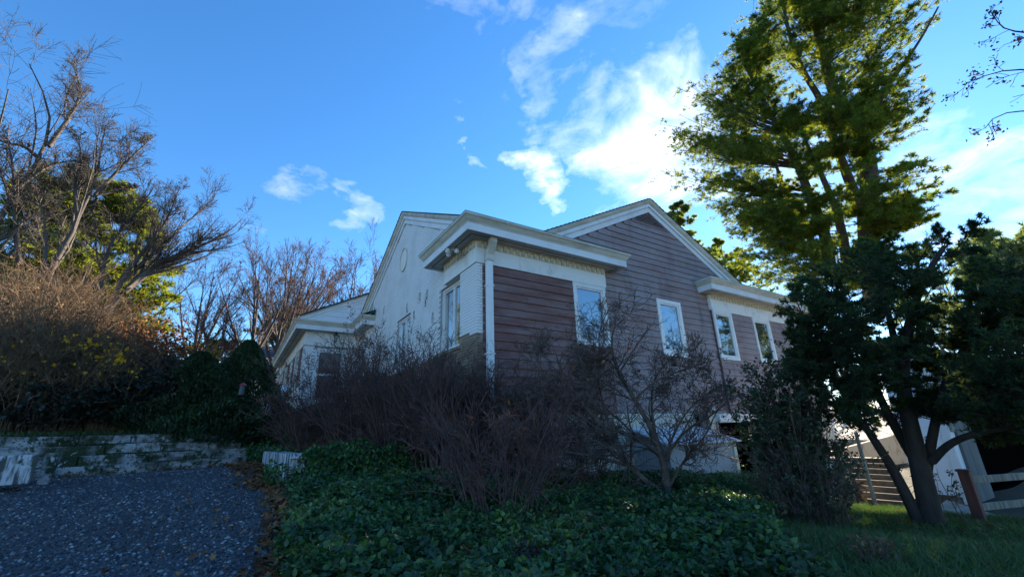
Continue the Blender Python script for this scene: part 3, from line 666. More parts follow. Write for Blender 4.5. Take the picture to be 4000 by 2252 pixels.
# entrance wing: walls, door, panels
mbw = MB(); mbw.box(ID, -2.0, -1.60, 10.505, 10.8, 1.8, 5.09); mbw.box(ID, -.44, .04, 10.505, 10.8, 1.8, 5.09); mbw.box(ID, -1.60, -.44, 10.505, 10.8, 4.98, 5.09); mbw.box(ID, -1.995, -1.8, 10.8, 21, 1.8, 5.09)
mbw.box(ID, .045, .3, 8.84, 10.4, 1.8, 3.6); mbw.box(ID, .045, .3, 8.84, 9.25, 3.6, 5.09); mbw.box(ID, .045, .3, 10.2, 10.4, 3.6, 5.09); mbw.box(ID, .045, .3, 9.25, 10.2, 5.0, 5.09)
ww = mbw.build('wing_wall', M['mortar_white'], H)
FW = Frame((0, 10.505, 0), (1, 0, 0), (0, -1, 0)); SW = Frame((-1.995, 0, 0), (0, 1, 0), (-1, 0, 0)); S3 = Frame((.045, 0, 0), (0, 1, 0), (-1, 0, 0))
for fr, a0, a1, ho in ((FW, -2.0, .04, [(-1.62, -.42, 2.9, 5.0)]), (S3, 8.84, 10.5, [(9.25, 10.2, 3.55, 5.0)]), (SW, 10.5, 21, [(11.0, 14.2, 3.5, 5.09), (15.4, 18.6, 3.5, 5.09)])):
    big, s1 = brickwall(fr, 0, a0, a1, 2.3, 5.06, ho, None, None, None, 5); add_bricks(ww, fr, 0, big, [])
MB().box(ID, -2.03, .05, 10.475, 10.7, 5.075, 5.606).build('frieze', M['stucco'], H); MB().box(ID, -2.03, -1.7, 10.7, 21.0, 5.075, 5.606).build('frieze', M['stucco'], H)
MB().box(ID, .02, .3, 8.82, 10.475, 5.075, 5.606).build('frieze', M['stucco'], H)
MB().box(ID, -2.045, .05, 10.46, 10.475, 5.055, 5.074).build('frieze_bead', M['crown'], H)
for a in (11.0, 15.4):
    window(SW, a+.9, a+2.3, 3.55, 5.07, -.02, 'pair', 'pane')
    for q in (a, a+2.35):
        z = 3.52
        while z < 5.0:
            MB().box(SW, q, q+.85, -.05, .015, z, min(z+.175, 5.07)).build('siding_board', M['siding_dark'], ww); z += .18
# door
dr = MB(); dr.box(FW, -1.60, -1.50, -.2, .02, 2.95, 4.98); dr.box(FW, -.54, -.44, -.2, .02, 2.95, 4.98); dr.box(FW, -1.50, -.54, -.2, .017, 4.90, 4.98)
dr = dr.build('door_frame', M['paint'], H)
q = MB(); q.box(FW, -1.50, -1.43, -.1, -.03, 2.95, 4.90); q.box(FW, -.61, -.54, -.1, -.03, 2.95, 4.90); q.box(FW, -1.43, -.61, -.1, -.032, 4.82, 4.90); q.box(FW, -1.43, -.61, -.1, -.032, 3.93, 4.00); q.box(FW, -1.43, -.61, -.1, -.032, 2.95, 3.06)
do = q.build('storm_door', M['paint'], H)
MB().box(FW, -1.43, -.61, -.07, -.06, 4.0, 4.82).build('pane', M['doorpane'], do); MB().box(FW, -1.43, -.61, -.07, -.06, 3.06, 3.93).build('pane', M['doorpane'], do)
MB().cyl(FW.p(-1.46, -.03, 3.85), FW.p(-1.46, .03, 3.85), .02, .025).build('handle', M['iron'], do)
MB().box(FW, -1.64, -.40, -.02, .03, 4.985, 5.02).build('door_head', M['brown_brick'], H)
MB().box(ID, -2.2, .0, 9.3, 10.5, 2.3, 2.93).build('landing', M['stucco'], H)
# white clapboard gable behind the wing, its roof and the sloping copper roof
mb = MB(); wallpoly(mb, Frame((0, 11.92, 0), (1, 0, 0), (0, -1, 0)), [(-2.0, 6.0), (-2.0, 6.50), (2.6, 8.83), (2.6, 6.0)], -.3, 0); mb.build('gable_wall', M['clap_white'], H)
FG = Frame((0, 11.92, 0), (1, 0, 0), (0, -1, 0)); z = 6.2; 
while z < 8.0:
    x0 = max(-1.95, (z+.2-6.50)/SL-2.0+.1)
    MB().prism([FG.p(x0, 0, z), FG.p(x0, .03, z), FG.p(x0, .006, z+.25), FG.p(x0, 0, z+.25)], [FG.p(.9, 0, z), FG.p(.9, .03, z), FG.p(.9, .006, z+.25), FG.p(.9, 0, z+.25)]).build('clapboard', M['clap_white'], H); z += .24
for k, (o, d0, d1, mm, nm) in enumerate(((.04, -.22, -.08, 'paint', 'rake_board'), (.08, -.079, .04, 'paint', 'rake_board'), (.12, .041, .10, 'crown', 'rake_crown'), (.16, .101, .17, 'shingle', 'roof_edge'))):
    MB().hexa([FG.p(x, n_, 6.50+(x+2.0)*SL+d) for d in (d0, d1) for x, n_ in ((-2.15, -.2 if k < 3 else -8), (2.5, -.2 if k < 3 else -8), (2.5, o), (-2.15, o))]).build(nm, M[mm], H)
c1 = MB(); c1.quad([(-2.52, 9.98, 5.963), (.04, 9.98, 5.963), (.04, 11.95, 6.42), (-1.9, 11.95, 6.42)]); c1.quad([(-2.52, 9.98, 5.963), (-1.9, 11.95, 6.42), (-1.9, 21, 6.42), (-2.52, 21, 5.963)])
c1.quad([(.04, 9.98, 5.964), (-.45, 9.98, 5.964), (-.45, 8.33, 5.964), (.06, 8.33, 6.2), (.06, 9.98, 6.3)]).build('copper_roof', M['copper'], H)
mb = MB()
for k in range(6): 
    y = 8.36+k*.11; mb.prism([(.06, y, 6.0), (.05, y, 6.0), (.05, y+.10, 6.02), (.06, y+.10, 6.02)], [(.07, y+.05, 6.2+.09*(k % 3)), (.065, y+.05, 6.2+.09*(k % 3)), (.065, y+.06, 6.22+.09*(k % 3)), (.07, y+.06, 6.22+.09*(k % 3))])
mb.build('torn_flashing', M['copper'], H)
# right-hand end wall of the house
MB().box(ID, 14.5, 14.7, .02, 10, -.3, 5.95).build('end_wall', M['stucco'], H)

# far wing with its dark roof
fo = thing('far_outbuilding', (-3.5, 24, 2.6), 'far white building with dark blue-grey roof beyond the entrance wing', 'building')
MB().box(ID, -3.35, 3, 23.5, 30, 2.2, 5.0).build('wall', M['stucco'], fo)
MB().box(ID, -3.75, 3, 23.0, 30, 5.0, 5.35).build('cornice', M['paint'], fo)
MB().hexa([(-3.8, 22.95, 5.352), (3, 22.95, 5.352), (3, 24.6, 5.352), (-3.8, 24.6, 5.352), (-3.8, 22.95, 5.36), (3, 22.95, 5.36), (3, 24.6, 6.2), (-3.3, 24.6, 6.2)]).build('copper_roof', M['copper'], fo)
mb = MB(); mb.prism([(-3.2, 24.61, 5.36), (3, 24.61, 5.36), (3, 24.61, 7.9), (-3.2, 24.61, 6.3)], [(-3.2, 24.9, 5.36), (3, 24.9, 5.36), (3, 24.9, 7.9), (-3.2, 24.9, 6.3)]); mb.build('gable', M['clap_white'], fo)
mb = MB(); mb.hexa([(-4.6, 25.2, 6.2), (3, 25.2, 6.2), (3, 30, 8.4), (-4.6, 30, 8.4), (-4.6, 25.2, 6.3), (3, 25.2, 6.3), (3, 30, 8.5), (-4.6, 30, 8.5)]); mb.build('roof', M['slate'], fo)

# lantern above the door, floodlights under the cornice
lt = thing('wall_lantern', (-.94, 10.47, 5.30), 'small black wall lantern above the dark entrance door', 'lantern')
p = np.array([-.94, 10.32, 5.36])
MB().cyl(p+(0, 0, .13), p+(0, 0, .27), .10, .012, 6).build('lantern_cap', M['iron'], lt)
mb = MB()
for k in range(4):
    a = math.pi/4+k*math.pi/2; mb.cyl(p+(.075*math.cos(a), .075*math.sin(a), .13), p+(.05*math.cos(a), .05*math.sin(a), -.10), .008, .008, 5)
mb.cyl(p+(0, 0, -.12), p+(0, 0, -.10), .055, .06, 6); mb.cyl(p+(0, 0, .27), p+(0, 0, .31), .012, .006, 6)
mb.cyl((-.94, 10.46, 5.40), p+(0, 0, .2), .012, .012, 6); mb.build('lantern_frame', M['iron'], lt)
MB().cyl(p+(0, 0, -.10), p+(0, 0, .13), .045, .065, 6).build('lantern_glass', M['greyblue'], lt)
fl = thing('floodlight', (-.27, .60, 5.60), 'cluster of three round floodlights hanging under the corner cornice', 'floodlight')
q = np.array([-.27, .60, 5.60]); mb = MB(); mb.cyl(q+(0, 0, .0), q+(0, 0, -.03), .07, .07, 14); mb.cyl(q+(0, 0, -.03), q+(0, 0, -.07), .05, .04, 12); mb.build('base_plate', M['bronze'], fl)
for dx, dy in ((-.15, -.04), (-.03, .17), (.07, -.16)):
    a = q+(dx*.25, dy*.25, -.06); b = q+(dx*.8, dy*.8, -.10); c_ = b+np.array([-.09, -.08, -.06]); 
    h = MB(); h.cyl(a, b, .014, .014, 8); h.cyl(b, b+(c_-b)*.6, .03, .058, 14); h.build('lamp_housing', M['bronze'], fl, smooth=False)
    MB().cyl(b+(c_-b)*.6, c_+(c_-b)*.12, .058, .035, 14).build('lamp_glass', M['lens'], fl)

# ------------------------------------------------------------------ cellar hatch, low walls, entrance ramp
ht = thing('cellar_hatch', (5.5, -1.0, .5), 'low grey cellar bulkhead with pale sheet roof against the foundation', 'cellar hatch')
MB().box(ID, 4.15, 6.52, -1.0, -.94, -.1, 1.235).build('side_panel', M['greyblue'], ht)
MB().box(ID, 6.50, 6.62, -1.03, -.90, -.1, 1.24).build('corner_board', M['cream'], ht, bevel=.004)
MB().hexa([(4.0, -1.10, 1.235), (6.78, -1.10, 1.235), (6.75, -.05, 1.55), (4.0, -.05, 1.60), (4.0, -1.10, 1.275), (6.78, -1.10, 1.265), (6.70, -.05, 1.60), (4.0, -.05, 1.65)]).build('sheet_roof', M['sheet'], ht, bevel=.006)
MB().box(ID, 4.15, 4.21, -.94, .0, -.1, 1.3).build('end_panel', M['greyblue'], ht)
MB().box(ID, 6.62, 7.35, -1.05, -.1, .36, .45).build('threshold', M['stone'], ht)
lw = thing('low_painted_wall', (-3.1, -.1, .9), 'low white painted wall with dark drip stains under ivy beside the gravel', 'wall')
def wallseg(p, q, z0, z1, th, m, name, par):
    p = np.array(p, float); q = np.array(q, float); d = (q-p)/np.linalg.norm(q-p); nn = np.array([-d[1], d[0]])*th
    MB().hexa([(x[0], x[1], z) for z in (z0, z1) for x in (p, q, q+nn, p+nn)]).build(name, m, par, bevel=.012)
wallseg((-3.12, -.10), (-1.77, -.38), .5, 1.33, .22, M['stonewhite'], 'wall_face', lw)
wallseg((-1.76, -.38), (-.55, -.50), .5, 1.24, .22, M['stonewhite'], 'wall_face', lw)
wallseg((-3.34, 2.6), (-3.13, -.08), .7, 1.40, .22, M['stonewhite'], 'wall_return', lw)
wallseg((-3.16, -.14), (-1.74, -.42), 1.332, 1.37, .27, M['stonewhite'], 'coping', lw)
rp = thing('entrance_ramp_wall', (-3.0, 8.6, 2.0), 'white sloping side wall of the entrance steps beside the conifers', 'ramp wall')
a, b = at(1085, 1500, 16.8), at(960, 1665, 13.0)
MB().hexa([(b[0], b[1], 1.6), (b[0]+.4, b[1]+.1, 1.6), (a[0]+.4, a[1], 1.6), (a[0], a[1], 1.6), (b[0], b[1], b[2]+.05), (b[0]+.4, b[1]+.1, b[2]+.05), (a[0]+.4, a[1], a[2]), (a[0], a[1], a[2])]).build('sloped_wall', M['stucco'], rp, bevel=.01)
q = at(862, 1640, 14.6); wb = thing('white_box', q, 'white box half hidden under the dark conifers', 'box')
MB().box(ID, q[0]-.28, q[0]+.32, q[1]-.2, q[1]+.2, q[2]-.15, q[2]+.30).build('box_body', M['paint'], wb, bevel=.01); MB().box(ID, q[0]-.31, q[0]+.35, q[1]-.23, q[1]+.23, q[2]+.302, q[2]+.34).build('box_lid', M['paint'], wb, bevel=.008)

# ------------------------------------------------------------------ garage on the right, stairs, fence post
G = thing('garage', (8.7, -4.45, -.1), 'white clapboard outbuilding with grey sliding door on the right', 'garage')
GX0, GY0 = 8.72, -4.45
GS = Frame((GX0, 0, 0), (0, 1, 0), (-1, 0, 0)); GFm = Frame((0, GY0, 0), (1, 0, 0), (0, -1, 0))
mb = MB(); mb.box(ID, GX0+.03, GX0+.2, GY0+.05, -3.7, .15, 3.05); mb.box(ID, GX0+.1, GX0+12.4, -3.72, -3.6, -.2, 3.05); mb.box(ID, GX0+.75, GX0+12.5, GY0+.02, GY0+.2, 2.15, 3.05); mb.box(ID, GX0+12.3, GX0+12.5, GY0+.2, -3.7, -.2, 3.05); mb.build('wall', M['clap_white'], G)
MB().box(ID, GX0+.02, GX0+.22, GY0+.06, -3.7, -.4, .15).build('foundation', M['brown_brick'], G)
z = .13
while z < 3.0:
    MB().prism([GS.p(GY0+.07, -.03, z), GS.p(GY0+.07, .012, z), GS.p(GY0+.07, -.01, z+.20), GS.p(GY0+.07, -.03, z+.20)], [GS.p(-3.62, -.03, z), GS.p(-3.62, .012, z), GS.p(-3.62, -.01, z+.20), GS.p(-3.62, -.03, z+.20)]).build('clapboard', M['clap_white'], G); z += .19
MB().hexa([GS.p(a, n, z) for z, da in ((-.02, .0), (3.05, .0)) for a, n in ((GY0+.0+da, -.03), (GY0+.12+da, -.03), (GY0+.12+da, .035), (GY0+da, .035))]).build('corner_board', M['paint'], G, bevel=.004)
MB().box(GFm, GX0+.0, GX0+.32, -.2, .0, .10, 3.05).build('front_panel', M['clap_white'], G)
mb = MB()
for k in range(6): mb.box(GFm, GX0+.10+k*.055, GX0+.145+k*.055, .002, .03, 1.35, 2.9)
for k in range(5): mb.box(GFm, GX0+.08, GX0+.44, .03, .045, 1.4+k*.33, 1.45+k*.33)
mb.build('lattice', M['weathered'], G)
MB().box(GFm, GX0+.33, GX0+1.35, .0, .05, .0, 2.2).build('sliding_door', M['greydoor'], G)
MB().box(GFm, GX0+.3, GX0+12.6, .052, .11, 2.15, 2.27).build('door_track', M['weathered'], G)
MB().box(ID, GX0+1.2, GX0+12.3, GY0+.66, GY0+.72, -.2, 2.2).build('dark_interior', M['dark'], G)
MB().box(ID, GX0+.25, GX0+12.3, GY0+.2, GY0+.7, 2.3, 2.35).build('ceiling', M['dark'], G)
MB().box(ID, GX0+12.2, GX0+12.29, GY0+.21, GY0+.7, -.2, 2.3).build('lining', M['dark'], G)
MB().box(ID, GX0+.25, GX0+12.2, GY0+.21, GY0+.7, -.2, -.02).build('floor', M['dark'], G)
mb = MB(); ym = (GY0-3.6)/2
mb.prism([(GX0+.03, GY0, 3.05), (GX0+.03, -3.6, 3.05), (GX0+.03, ym, 3.30)], [(GX0+.2, GY0, 3.05), (GX0+.2, -3.6, 3.05), (GX0+.2, ym, 3.30)]); mb.build('gable', M['clap_white'], G)
for s, ye in ((1, GY0-.3), (-1, -3.3)):
    MB().hexa([(x, y, z) for x, y, z in ((GX0-.3, ye, 2.93), (GX0+12.8, ye, 2.93), (GX0+12.8, ym, 3.30), (GX0-.3, ym, 3.30), (GX0-.3, ye, 3.02), (GX0+12.8, ye, 3.02), (GX0+12.8, ym, 3.39), (GX0-.3, ym, 3.39))]).build('roof', M['shingle'], G)
# stairs between house and garage
St = thing('timber_stairs', (7.7, -3.3, -.05), 'weathered timber garden stairs climbing between the house and the outbuilding', 'stairs')
sa, sb = at(3395, 1975, 12.4)[:2], at(3560, 1975, 12.2)[:2]; ta, tb = at(3285, 1795, 14.6)[:2], at(3470, 1795, 14.2)[:2]
for k in range(8):
    f0 = k/8; f1 = (k+1)/8; A0 = sa+(ta-sa)*f0; B0 = sb+(tb-sb)*f0; A1 = sa+(ta-sa)*(f1+.02); B1 = sb+(tb-sb)*(f1+.02); z = -.02+k*.10
    MB().hexa([(p[0], p[1], zz) for zz in (z-.14, z+.085) for p in (A0, B0, B1, A1)]).build('tread', M['wood'], St, bevel=.008)
for (u1, v1, d1, u2, v2, d2) in ((3275, 1720, 13.0, 3335, 1985, 11.3), (3300, 1700, 14.0, 3345, 1900, 12.6)):
    a, b = at(u1, v1, d1), at(u2, v2, d2)
rw = thing('white_retaining_wall', at(3230, 1880, 12.5), 'short white wall beside the foot of the timber stairs', 'wall')
a, b = at(3180, 1900, 12.9), at(3275, 1910, 12.3); MB().hexa([(p[0]+o, p[1]+e, z) for z in (-.2, .75) for p, o, e in ((a, 0, 0), (b, 0, 0), (b, .1, .3), (a, .1, .3))]).build('wall_face', M['stucco'], rw, bevel=.01)
POSTS = [(3283, 1745, 1960, 12.0), (3300, 1750, 1950, 12.4), (3372, 1690, 1945, 12.0)]
for k, (u, v0, v1, d) in enumerate(POSTS):
    b = at(u+.18*(v1-v0)*.9, v1, d); top = at(u, v0, d)[2]
    t_ = thing('stair_post', b, ['pale post left of the timber stairs, nearest the white wall', 'second pale post left of the timber stairs', 'thin pale post standing in the middle of the timber stairs'][k], 'post')
    MB().cyl(b-np.array([0, 0, .1]), (b[0], b[1], top), .05 if k < 2 else .04, .045 if k < 2 else .035, 10).build('shaft', M['postwood'], t_, smooth=False)
    MB().cyl((b[0], b[1], top), (b[0], b[1], top+.03), .055 if k < 2 else .045, .03, 10).build('cap', M['postwood'], t_)
fp = thing('fence_post', (4.85, -5.43, .2), 'dark red post with two weathered rails in front of the outbuilding', 'fence')
b = at(3832, 2035, 9.0)
MB().box(ID, b[0]-.06, b[0]+.06, b[1]-.06, b[1]+.06, b[2]-.15, b[2]+.62).build('post', M['redpost'], fp, bevel=.008)
MB().box(ID, b[0]-.075, b[0]+.075, b[1]-.075, b[1]+.075, b[2]+.621, b[2]+.65).build('post_cap', M['redpost'], fp, bevel=.006)
for z in (.12, .46):
    MB().hexa([(b[0]+x, b[1]+y, b[2]+zz) for zz in (z, z+.09) for x, y in ((.06, -.02), (2.2, -.75), (2.2, -.70), (.06, .03))]).build('rail', M['weathered'], fp, bevel=.006)
# pale sunlit driveway beyond the stairs, rising away
dp = [(9.3, -2.9), (10.2, -1.2), (14.8, -.6), (18, 1.5), (34, 6), (40, -1), (20, -1.25), (14.3, -1.27)]
mb = MB(); base = [(9.2, -2.7, .74), (9.5, -1.6, .74), (9.9, -1.25, .76), (14.7, -.9, 1.0), (15.0, 12, 1.6), (45, 16, 3.2), (45, -1.2, 3.2), (22, -1.2, 1.5), (14.4, -1.26, 1.0), (10.3, -1.27, .78)]
mb.prism([(x, y, z-1.2) for x, y, z in base], base); prop(mb.build('driveway', M['drive']), kind='structure')
mb = MB(); prop(MB().hexa([tuple(at(u, v, d)-np.array([0, 0, e])) for e in (.25, .0) for u, v, d in ((3640, 1985, 11.8), (3900, 2085, 9.6), (3960, 2030, 10.3), (3700, 1950, 12.4))]).build('dirt_path', M['drive']), kind='structure')

# ------------------------------------------------------------------ trees
def branch_obj(name, PR, m, parent, sides=3):
    V, F = join([tubes(p, r, s) for (p, r, s) in PR]); return mesh_obj(name, V, [F], m, parent, smooth=True)
def limb(pts, r0_, r1_, m=14): 
    P = resample(pts, m)[None]; return P, np.linspace(r0_, r1_, m)[None]
def px(pts, d): return [at(u, v, (d if not hasattr(d, '__len__') else d[i])) for i, (u, v) in enumerate(pts)]
def bare_tree(label, limbs, seed, m, levels, cat='tree', group=None, name='bare_tree', rmin=.004, leafpal=None, leafn=0, leafL=(.05, .09), bias=(0, 0, 0), twm=None, noise=True):
    rng = np.random.default_rng(seed); base = np.array(limbs[0][0][0]); t = thing(name, base, label, cat, group)
    trunk = []; cur = []
    for pts, r0_, r1_ in limbs:
        P, R = limb(pts, r0_, r1_); P = P+np.cumsum(rng.normal(size=P.shape)*.003*np.linalg.norm(P[0, -1]-P[0, 0])/3, axis=1)*np.linspace(0, 1, P.shape[1])[None, :, None]
        trunk.append((P, R, 7)); cur.append((P, R))
    PR = []
    Ps, Rs = np.concatenate([c[0] for c in cur]), np.concatenate([c[1] for c in cur])
    allP = []
    for li, lv in enumerate(levels):
        lv = dict(lv); k = lv.pop('k'); Pn, Rn = grow(Ps, Rs, k, rng, rmin=rmin, bias=bias, **lv); PR.append((Pn, Rn, 4 if li == 0 else 3)); Ps, Rs = Pn, Rn
    branch_obj('trunk', trunk, m, t); branch_obj('crown', PR, twm or m, t)
    if leafn:
        e = Ps[:, -2:].reshape(-1, 3); e = e[rng.integers(0, len(e), leafn)]+rng.normal(size=(leafn, 3))*.04
        V, F, c = leaves(e, rng, leafL, .7, leafpal); mesh_obj('leaf_cluster', V, [F], M['dryleaf'], t, col=c)['kind'] = 'stuff'
    return t
LV = lambda a, b, c, d=None: [dict(k=a, tr=(.3, 1), ang=(20, 55), ln=(.35, .6), m=6, upb=.25, wob=.14, rad=.5), dict(k=b, tr=(.2, 1), ang=(20, 55), ln=(.35, .6), m=5, upb=.15, wob=.16, rad=.5), dict(k=c, tr=(.2, 1), ang=(20, 60), ln=(.35, .7), m=4, upb=.1, wob=.18, rad=.6)]+([dict(k=d, tr=(.2, 1), ang=(20, 60), ln=(.4, .8), m=3, upb=.08, wob=.2, rad=.7)] if d else [])
K4 = lambda pts: [(.7586*a, 200+.7586*b) for a, b in pts]
D1 = 17
bare_tree('tall bare tree leaning in from the left edge with pale forked limbs', [
    (px([(-330, 1700)]+K4([(-150, 1150), (0, 850), (120, 680), (210, 560), (250, 490), (240, 400), (275, 350), (230, 200), (160, 60)]), D1), .13, .012),
    (px(K4([(250, 490), (300, 420), (380, 310), (420, 200), (370, 60)]), D1), .07, .012), (px(K4([(210, 560), (120, 480), (40, 480), (-80, 420)]), D1), .06, .012), (px(K4([(120, 680), (230, 600), (310, 570), (430, 560)]), D1), .05, .01),
    (px(K4([(100, 1100), (80, 900), (75, 700), (60, 520), (20, 420)]), D1), .07, .012)], 11, M['bark_grey'],
    [dict(k=13, tr=(.25, 1), ang=(20, 50), ln=(.22, .46), m=7, upb=.12, wob=.09, rad=.5), dict(k=9, tr=(.1, 1), ang=(25, 62), ln=(.32, .62), m=6, upb=.06, wob=.10, rad=.45), dict(k=9, tr=(.1, 1), ang=(25, 65), ln=(.35, .75), m=5, upb=.0, wob=.12, rad=.6)], rmin=.0042)
D2 = 16
bare_tree('bare tree with a pale leaning trunk left of the green pine', [
    (px(K4([(150, 1500), (230, 1180), (330, 1000), (380, 920), (400, 850), (500, 660), (520, 500), (545, 380)]), D2), .10, .012), (px(K4([(490, 740), (620, 600), (700, 520), (780, 450)]), D2), .055, .01),
    (px(K4([(400, 850), (380, 700), (420, 560), (400, 430)]), D2), .06, .01), (px(K4([(500, 740), (600, 720), (680, 700)]), D2), .04, .008), (px(K4([(230, 1180), (240, 900), (180, 700)]), D2), .06, .01)], 12, M['bark_grey'],
    [dict(k=13, tr=(.25, 1), ang=(20, 50), ln=(.22, .46), m=7, upb=.1, wob=.09, rad=.5), dict(k=9, tr=(.1, 1), ang=(25, 62), ln=(.32, .62), m=6, upb=.06, wob=.10, rad=.45), dict(k=9, tr=(.1, 1), ang=(25, 65), ln=(.35, .75), m=5, upb=.0, wob=.12, rad=.6)], rmin=.0042)
D3 = 18
bare_tree('bare tree with several long limbs sweeping far out to the right', [
    (px(K4([(440, 1480), (520, 1370), (590, 1280), (700, 1180), (800, 1100), (920, 1040), (1060, 990), (1170, 930), (1240, 860)]), D3), .13, .012),
    (px(K4([(500, 1400), (520, 1150), (560, 1000), (640, 900), (720, 800), (790, 700)]), D3), .085, .01), (px(K4([(560, 1310), (620, 1180), (820, 1020), (960, 880), (1060, 800), (1120, 770)]), D3), .075, .012),
    (px(K4([(640, 1240), (780, 1130), (950, 1050), (1150, 1010)]), D3), .08, .01), (px(K4([(620, 1180), (760, 1000), (860, 880), (930, 700)]), D3), .08, .01)], 13, M['bark_grey'],
    [dict(k=15, tr=(.2, 1), ang=(14, 42), ln=(.2, .42), m=7, upb=.14, wob=.08, rad=.5), dict(k=9, tr=(.1, 1), ang=(22, 58), ln=(.32, .62), m=6, upb=.08, wob=.10, rad=.45), dict(k=8, tr=(.1, 1), ang=(25, 62), ln=(.35, .75), m=5, upb=.02, wob=.12, rad=.6)], rmin=.0042)
def generic(label, u, vb, vt, d, seed, m, spread=1.0, group=None, leafn=0, pal=None, nl=4, lean=0, name='bare_tree', twm=None, lv=None):
    b = at(u, vb, d); tz = at(u, vt, d)[2]; h = tz-b[2]; rng = np.random.default_rng(seed); right = np.array([rt[0], rt[1], 0]); right /= np.linalg.norm(right); fwd = np.array([fw[0], fw[1], 0]); fwd /= np.linalg.norm(fwd)
    f = b+np.array([0, 0, h*.22])+right*lean*.2; L = [([b-np.array([0, 0, .6]), f, b+np.array([0, 0, h*.6])+right*(lean*.6+.02*h), b+np.array([0, 0, h*.98])+right*lean], .016*h, .012)]
    for q in range(nl):
        a = 2*math.pi*q/nl+rng.uniform(-.5, .5); o = (right*math.cos(a)+fwd*math.sin(a))*spread*h*rng.uniform(.16, .3)
        s = b+(f-b)*rng.uniform(.7, 1.3); L.append(([s, s+o*.35+np.array([0, 0, h*.16]), s+o+np.array([0, 0, h*rng.uniform(.5, .72)])+right*lean*.8], .011*h, .010))
    return bare_tree(label, L, seed, m, lv or [dict(k=8, tr=(.2, 1), ang=(18, 48), ln=(.25, .45), m=6, upb=.2, wob=.1, rad=.5), dict(k=7, tr=(.15, 1), ang=(15, 45), ln=(.35, .65), m=5, upb=.1, wob=.1, rad=.5), dict(k=5, tr=(.1, 1), ang=(12, 42), ln=(.35, .8), m=4, upb=.08, wob=.1, rad=.6)],
                     leafpal=pal, leafn=leafn, rmin=.00016*d+.0015, name=name, group=group, twm=twm)
OR = [(.30, .12, .04), (.22, .08, .03), (.35, .18, .06)]; RD = [(.22, .05, .035), (.28, .09, .05), (.16, .06, .04)]
gB = 'bare trees beyond the entrance wing'
generic('slender bare tree with upright fork just right of the sweeping limbs', 960, 1560, 980, 27, 21, M['bark_grey'], .9, gB, 500, RD, 4, -.6, twm=M['twig_red'])
generic('bare tree with its forked trunk leaning right over the conifers', 1040, 1560, 970, 30, 22, M['bark_grey'], 1.1, gB, 900, RD, 5, 1.4, twm=M['twig_red'])
generic('small bare tree with reddish leaves low behind the brush', 820, 1560, 1120, 34, 23, M['bark_grey'], 1.0, gB, 1500, RD, 4, 0, twm=M['twig_red'])
generic('broad bare tree standing behind the dark blue roof', 1070, 1500, 940, 32, 24, M['bark_grey'], 1.35, gB, 350, OR, 6, -.5, twm=M['twig_red'])
generic('orange-leafed oak rising above the entrance wing cornice', 1120, 1480, 1040, 36, 25, M['bark_grey'], 1.2, gB, 6500, OR+[(.16, .13, .05)], 6, 1.0, twm=M['twig_red'])
generic('thin bare tree above the left end of the clapboard gable', 1330, 1500, 1010, 38, 26, M['bark_grey'], .9, gB, 150, OR, 5, .3, twm=M['twig_red'])
generic('thin bare tree directly beside the white brick gable slope', 1420, 1500, 985, 40, 27, M['bark_grey'], .9, gB, 150, OR, 5, .2, twm=M['twig_red'])
generic('slim bare tree half hidden by the sweeping limbs', 720, 1560, 1000, 36, 28, M['bark_grey'], .9, gB, 500, RD, 4, .2, twm=M['twig_red'])
generic('hazy bare tree at the far left behind the brush', 120, 1560, 780, 26, 29, M['bark_grey'], 1.2, None, 0, None, 6, .2)
generic('dark bare tree right of the leftmost leaning trunk', 360, 1560, 760, 28, 30, M['bark_grey'], 1.2, None, 0, None, 6, .2)

# boughs with needle tufts
def boughs(S, E, rng, sag=.1, nsec=18, ntuft=12, seclen=(.18, .32), r0_=.03, flat=.35, tuft=None, upb=0, tr=(.25, 1)):
    n = len(S); m = 8; t = np.linspace(0, 1, m)[None, :, None]; L = np.linalg.norm(E-S, axis=1)[:, None, None]
    P = S[:, None]*(1-t)+E[:, None]*t; P[..., 2] -= (sag*L*4*t*(1-t)*.5)[..., 0]; P += np.cumsum(rng.normal(size=P.shape)*.012, axis=1)*L*t
    R = np.maximum(r0_*L[:, :, 0]/3*(1-.85*t[..., 0]), .006)
    P2, R2 = grow(P, R, nsec, rng, tr=tr, ang=(30, 65), ln=seclen, m=4, wob=.08, rad=.4, rmin=.004, upb=upb)
    P2[..., 2] = P2[:, :1, 2]+(P2[..., 2]-P2[:, :1, 2])*flat+np.abs(rng.normal(size=(len(P2), 1)))*.02
    P3, R3 = grow(P2, R2, 4, rng, tr=(.2, 1), ang=(25, 60), ln=(.25, .5), m=3, wob=.08, rad=.5, rmin=.003, upb=upb+.05)
    P3[..., 2] = P3[:, :1, 2]+(P3[..., 2]-P3[:, :1, 2])*.6
    def pick(Q, k):
        f = rng.uniform(.25, 1, (len(Q), k))*(Q.shape[1]-1); i = np.minimum(f.astype(int), Q.shape[1]-2); w_ = (f-i)[..., None]; a = np.arange(len(Q))[:, None]
        p = Q[a, i]*(1-w_)+Q[a, i+1]*w_; d = unit(Q[a, i+1]-Q[a, i]); return p.reshape(-1, 3), d.reshape(-1, 3)
    c1_, d1 = pick(P2, max(2, ntuft//3)); c2_, d2 = pick(P3, max(2, ntuft//4))
    cc = np.concatenate([c1_, c2_, P3[:, -1], P2[:, -1], P[:, -1]]); dd = np.concatenate([d1, d2, unit(P3[:, -1]-P3[:, -2]), unit(P2[:, -1]-P2[:, -2]), unit(P[:, -1]-P[:, -2])])
    return (P, R), (P2, R2), (P3, R3), cc, dd
PN = [(.075, .130, .032), (.100, .160, .036), (.060, .105, .034), (.13, .175, .030), (.15, .165, .03)]
